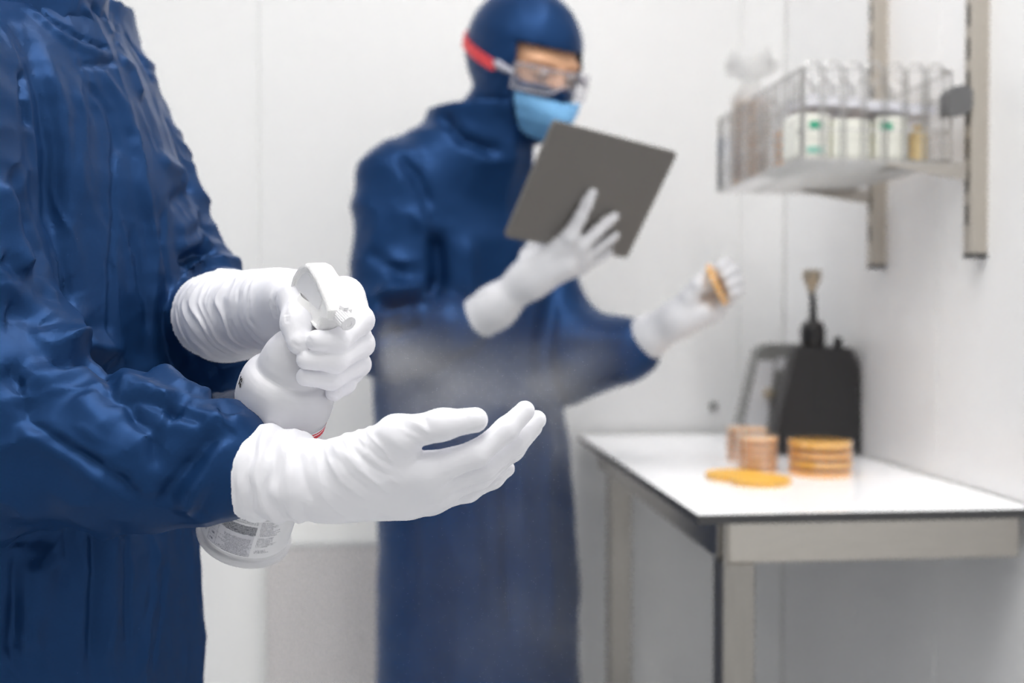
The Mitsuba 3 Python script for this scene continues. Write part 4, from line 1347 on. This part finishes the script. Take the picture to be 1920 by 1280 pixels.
# right hand of the far person: fingers spread over the tablet's back, thumb behind its lower edge
k = 1.0
w0 = at(985, 527, 1.865)
JB = {'arm': [at(862, 622, 1.915), at(930, 575, 1.89), w0, at(1010, 505, 1.858)],
      'index': [at(1000, 505, 1.86), on_tablet(1068, 445, .016), on_tablet(1088, 408, .013), on_tablet(1101, 381, .009), on_tablet(1111, 362, .008)],
      'middle': [at(1000, 515, 1.86), on_tablet(1085, 462, .018), on_tablet(1117, 436, .014), on_tablet(1138, 417, .010), on_tablet(1152, 406, .009)],
      'ring': [at(1002, 522, 1.862), on_tablet(1092, 482, .016), on_tablet(1122, 464, .012), on_tablet(1142, 450, .009), on_tablet(1154, 441, .008)],
      'pinky': [at(1004, 530, 1.866), on_tablet(1090, 500, .012), on_tablet(1118, 487, .010), on_tablet(1134, 478, .008), on_tablet(1143, 472, .0075)],
      'thumb': [at(985, 520, 1.87), at(988, 508, 1.885), at(990, 480, 1.89), at(1000, 463, 1.884), at(1012, 452, 1.875)],
      'heel': [at(1004, 528, 1.866), at(1060, 500, 1.853)]}
RBh = {'arm': (.040, .037, .029, .026), 'index': (.020, .0150, .0110, .0098, .0086), 'middle': (.020, .0150, .0112, .0100, .0088), 'ring': (.019, .0142, .0106, .0094, .0082), 'pinky': (.018, .0130, .0092, .0082, .0074),
       'thumb': (.019, .018, .0140, .0120, .0100), 'heel': (.019, .016)}
fB1 = cut_cuff(hand_surface(JB, RBh, .012), at(866, 620, 1.913), w0 - at(866, 620, 1.913))
m1 = relax(clean(level(fB1, *bounds(JB, .05), .0024)), 2)
pv = np.asarray(m1.vertices)
m1 = push(m1, .003 * (meshkit.fbm(pv * 30, 2, 181) - .5))
obj('glove', m1, 'mat_glove_soft', far, smooth=True, label='white glove spread on the back of the tablet')

# left hand: a petri dish held on edge between thumb and fingers
DC = at(1346, 533, 1.985)
DN = RGT * .90 - FWD * .25 + UP * .42                  # axis of the held dish
DN /= np.linalg.norm(DN)
DE = np.cross(DN, FWD)
DE /= np.linalg.norm(DE)                               # along the visible edge
if DE @ UP < 0:
    DE = -DE
dish(DC - DN * .006, .043, .013, .7, 'mat_agar', 'orange petri dish held on edge in the far person\'s raised gloved hand', None, DN)
DB = np.cross(DE, DN)
if DB @ FWD < 0:
    DB = -DB                                           # away from the camera across the dish
w1 = at(1255, 606, 2.01)
kc = at(1322, 548, 1.995)
JB2 = {'arm': [at(1172, 664, 2.062), at(1215, 632, 2.035), w1, at(1280, 590, 2.003)],
       'index': [at(1275, 586, 2.0), at(1342, 548, 2.035), DC + DN * .030 + DE * .026 + DB * .024, DC + DN * .026 + DE * .030 + DB * .002, DC + DN * .017 + DE * .026 - DB * .016],
       'middle': [at(1276, 592, 2.0), at(1348, 562, 2.030), DC + DN * .036 + DE * .008 + DB * .026, DC + DN * .032 + DE * .012 + DB * .000, DC + DN * .018 + DE * .010 - DB * .020],
       'ring': [at(1276, 600, 1.998), at(1346, 578, 2.020), DC + DN * .036 - DE * .010 + DB * .020, DC + DN * .032 - DE * .008 - DB * .004, DC + DN * .018 - DE * .008 - DB * .022],
       'pinky': [at(1276, 606, 1.995), at(1338, 590, 2.005), DC + DN * .030 - DE * .026 + DB * .010, DC + DN * .026 - DE * .026 - DB * .008, DC + DN * .017 - DE * .024 - DB * .020],
       'thumb': [at(1268, 584, 1.995), at(1290, 560, 1.985), at(1308, 535, 1.975), DC - DN * .024 + DE * .014 - DB * .006, DC - DN * .018 + DE * .026 - DB * .004],
       'heel': [at(1276, 606, 1.992), at(1318, 588, 1.985)]}
RB2 = {**RBh, 'arm': (.041, .038, .030, .026), 'heel': (.019, .018)}
fB2 = cut_cuff(hand_surface(JB2, RB2, .012), at(1176, 661, 2.060), w1 - at(1176, 661, 2.060))
m2 = relax(clean(level(fB2, *bounds(JB2, .05), .0024)), 2)
pv = np.asarray(m2.vertices)
m2 = push(m2, .003 * (meshkit.fbm(pv * 30, 2, 191) - .5))
obj('glove', m2, 'mat_glove_soft', far, smooth=True, label='white glove holding a petri dish')
boot_pair(far, -.07, 2.13, math.radians(52))

# ------------------------------------------------------------------ the spray: a thin fog of disinfectant with its droplets
M0, M1 = np.array([-.1135, .745, .86]), np.array([.165, 1.02, 1.235])     # right, depth, height
NG = (64, 64, 84)
gu, gv, gz_ = (np.linspace(M0[i], M1[i], NG[i]) for i in range(3))
Gu, Gv, Gz = np.meshgrid(gu, gv, gz_, indexing='ij')
pts = np.stack([Gu, Gv, Gz], -1)


def cam_coords(p):
    r = p - EYE
    return np.array([r @ RGT, r @ FWD, p[2]])


tip = cam_coords(NOZZLE_TIP)
dens = np.zeros(NG)
for px, py, dd, r, s in [(700, 640, .84, .014, 4.2), (735, 678, .845, .021, 4.4), (780, 722, .855, .028, 4.0), (850, 738, .87, .028, 3.2), (925, 740, .88, .028, 2.8), (1000, 722, .885, .026, 2.6), (1070, 692, .89, .024, 2.2),
                         (1130, 665, .89, .024, 1.0), (1050, 800, .88, .040, 1.1), (760, 640, .86, .03, .7), (880, 660, .88, .045, .5), (1000, 900, .90, .060, .16), (880, 1000, .88, .065, .16), (1030, 1030, .90, .065, .19), (820, 1160, .88, .065, .14), (980, 1180, .89, .07, .17),
                         (900, 1260, .88, .07, .22), (1060, 1250, .90, .06, .18)]:
    c_ = cam_coords(at(px, py, dd))
    dens += s * np.exp(-((pts - c_) ** 2).sum(-1) / (2 * (r * .75) ** 2))
rel = pts - tip
nd_ = np.array([nd @ RGT, nd @ FWD, nd @ UP])
al = rel @ nd_
ac = np.linalg.norm(rel - al[..., None] * nd_, axis=-1)
dens += np.where(al > 0, 14 * np.exp(-(ac / (.0025 + .22 * np.maximum(al, 0))) ** 2) * np.exp(-al / .016), 0)
n1 = meshkit.fbm(pts * [26, 26, 34] + [0, 0, 4], 4, 201)
dens *= np.clip(.25 + 2.1 * (n1 - .22), 0, 2.2) * 1.2
edge = np.minimum.reduce([np.minimum(np.arange(k) / (6 if i else 3), (k - 1 - np.arange(k)) / 6).clip(0, 1).reshape([-1 if i == j else 1 for j in range(3)]) * np.ones(NG) for i, k in enumerate(NG)])
dens *= edge
W4 = np.eye(4)
W4[:3, 0], W4[:3, 1], W4[:3, 2] = RGT * (M1 - M0)[0], FWD * (M1 - M0)[1], UP * (M1 - M0)[2]
W4[:3, 3] = uvz(M0[0], M0[1], M0[2])
grid = mi.VolumeGrid(np.ascontiguousarray(dens.transpose(2, 1, 0)[..., None]).astype(np.float32))
corners = np.array([[x, y, z] for x in (0, 1) for y in (0, 1) for z in (0, 1)], float)
hull = trimesh.convex.convex_hull(corners @ W4[:3, :3].T + W4[:3, 3])
scene['spray_mist'] = {**mikit.ply(hull, {'type': 'null'}), 'interior': {
    'type': 'heterogeneous', 'albedo': rgb(.985, .985, .985), 'phase': {'type': 'hg', 'g': 0.25},
    'sigma_t': {'type': 'gridvolume', 'grid': grid, 'to_world': T(W4), 'filter_type': 'trilinear'}}}
tag('spray_mist', 'fine pale mist of disinfectant drifting over the open gloved hand', 'mist', kind='stuff')
material('mat_droplet', base_color=(.92, .92, .94), roughness=0.3)
rg = np.random.default_rng(5)
prob = (dens ** .8).ravel() / (dens ** .8).sum()
ix = rg.choice(len(prob), 9000, p=prob)
q = pts.reshape(-1, 3)[ix] + rg.uniform(-.5, .5, (9000, 3)) * (M1 - M0) / np.array(NG)
cen = EYE * [1, 1, 0] + q[:, :1] * RGT + q[:, 1:2] * FWD + q[:, 2:3] * UP
rad = rg.uniform(.00003, .00008, 9000)
octv = np.array([[1, 0, 0], [-1, 0, 0], [0, 1, 0], [0, -1, 0], [0, 0, 1], [0, 0, -1]], float)
octf = np.array([[0, 2, 4], [2, 1, 4], [1, 3, 4], [3, 0, 4], [2, 0, 5], [1, 2, 5], [3, 1, 5], [0, 3, 5]])
obj('droplets', trimesh.Trimesh((cen[:, None] + octv * rad[:, None, None]).reshape(-1, 3), (octf + np.arange(9000)[:, None, None] * 6).reshape(-1, 3), process=False), 'mat_droplet', 'spray_mist', smooth=False, kind='stuff')
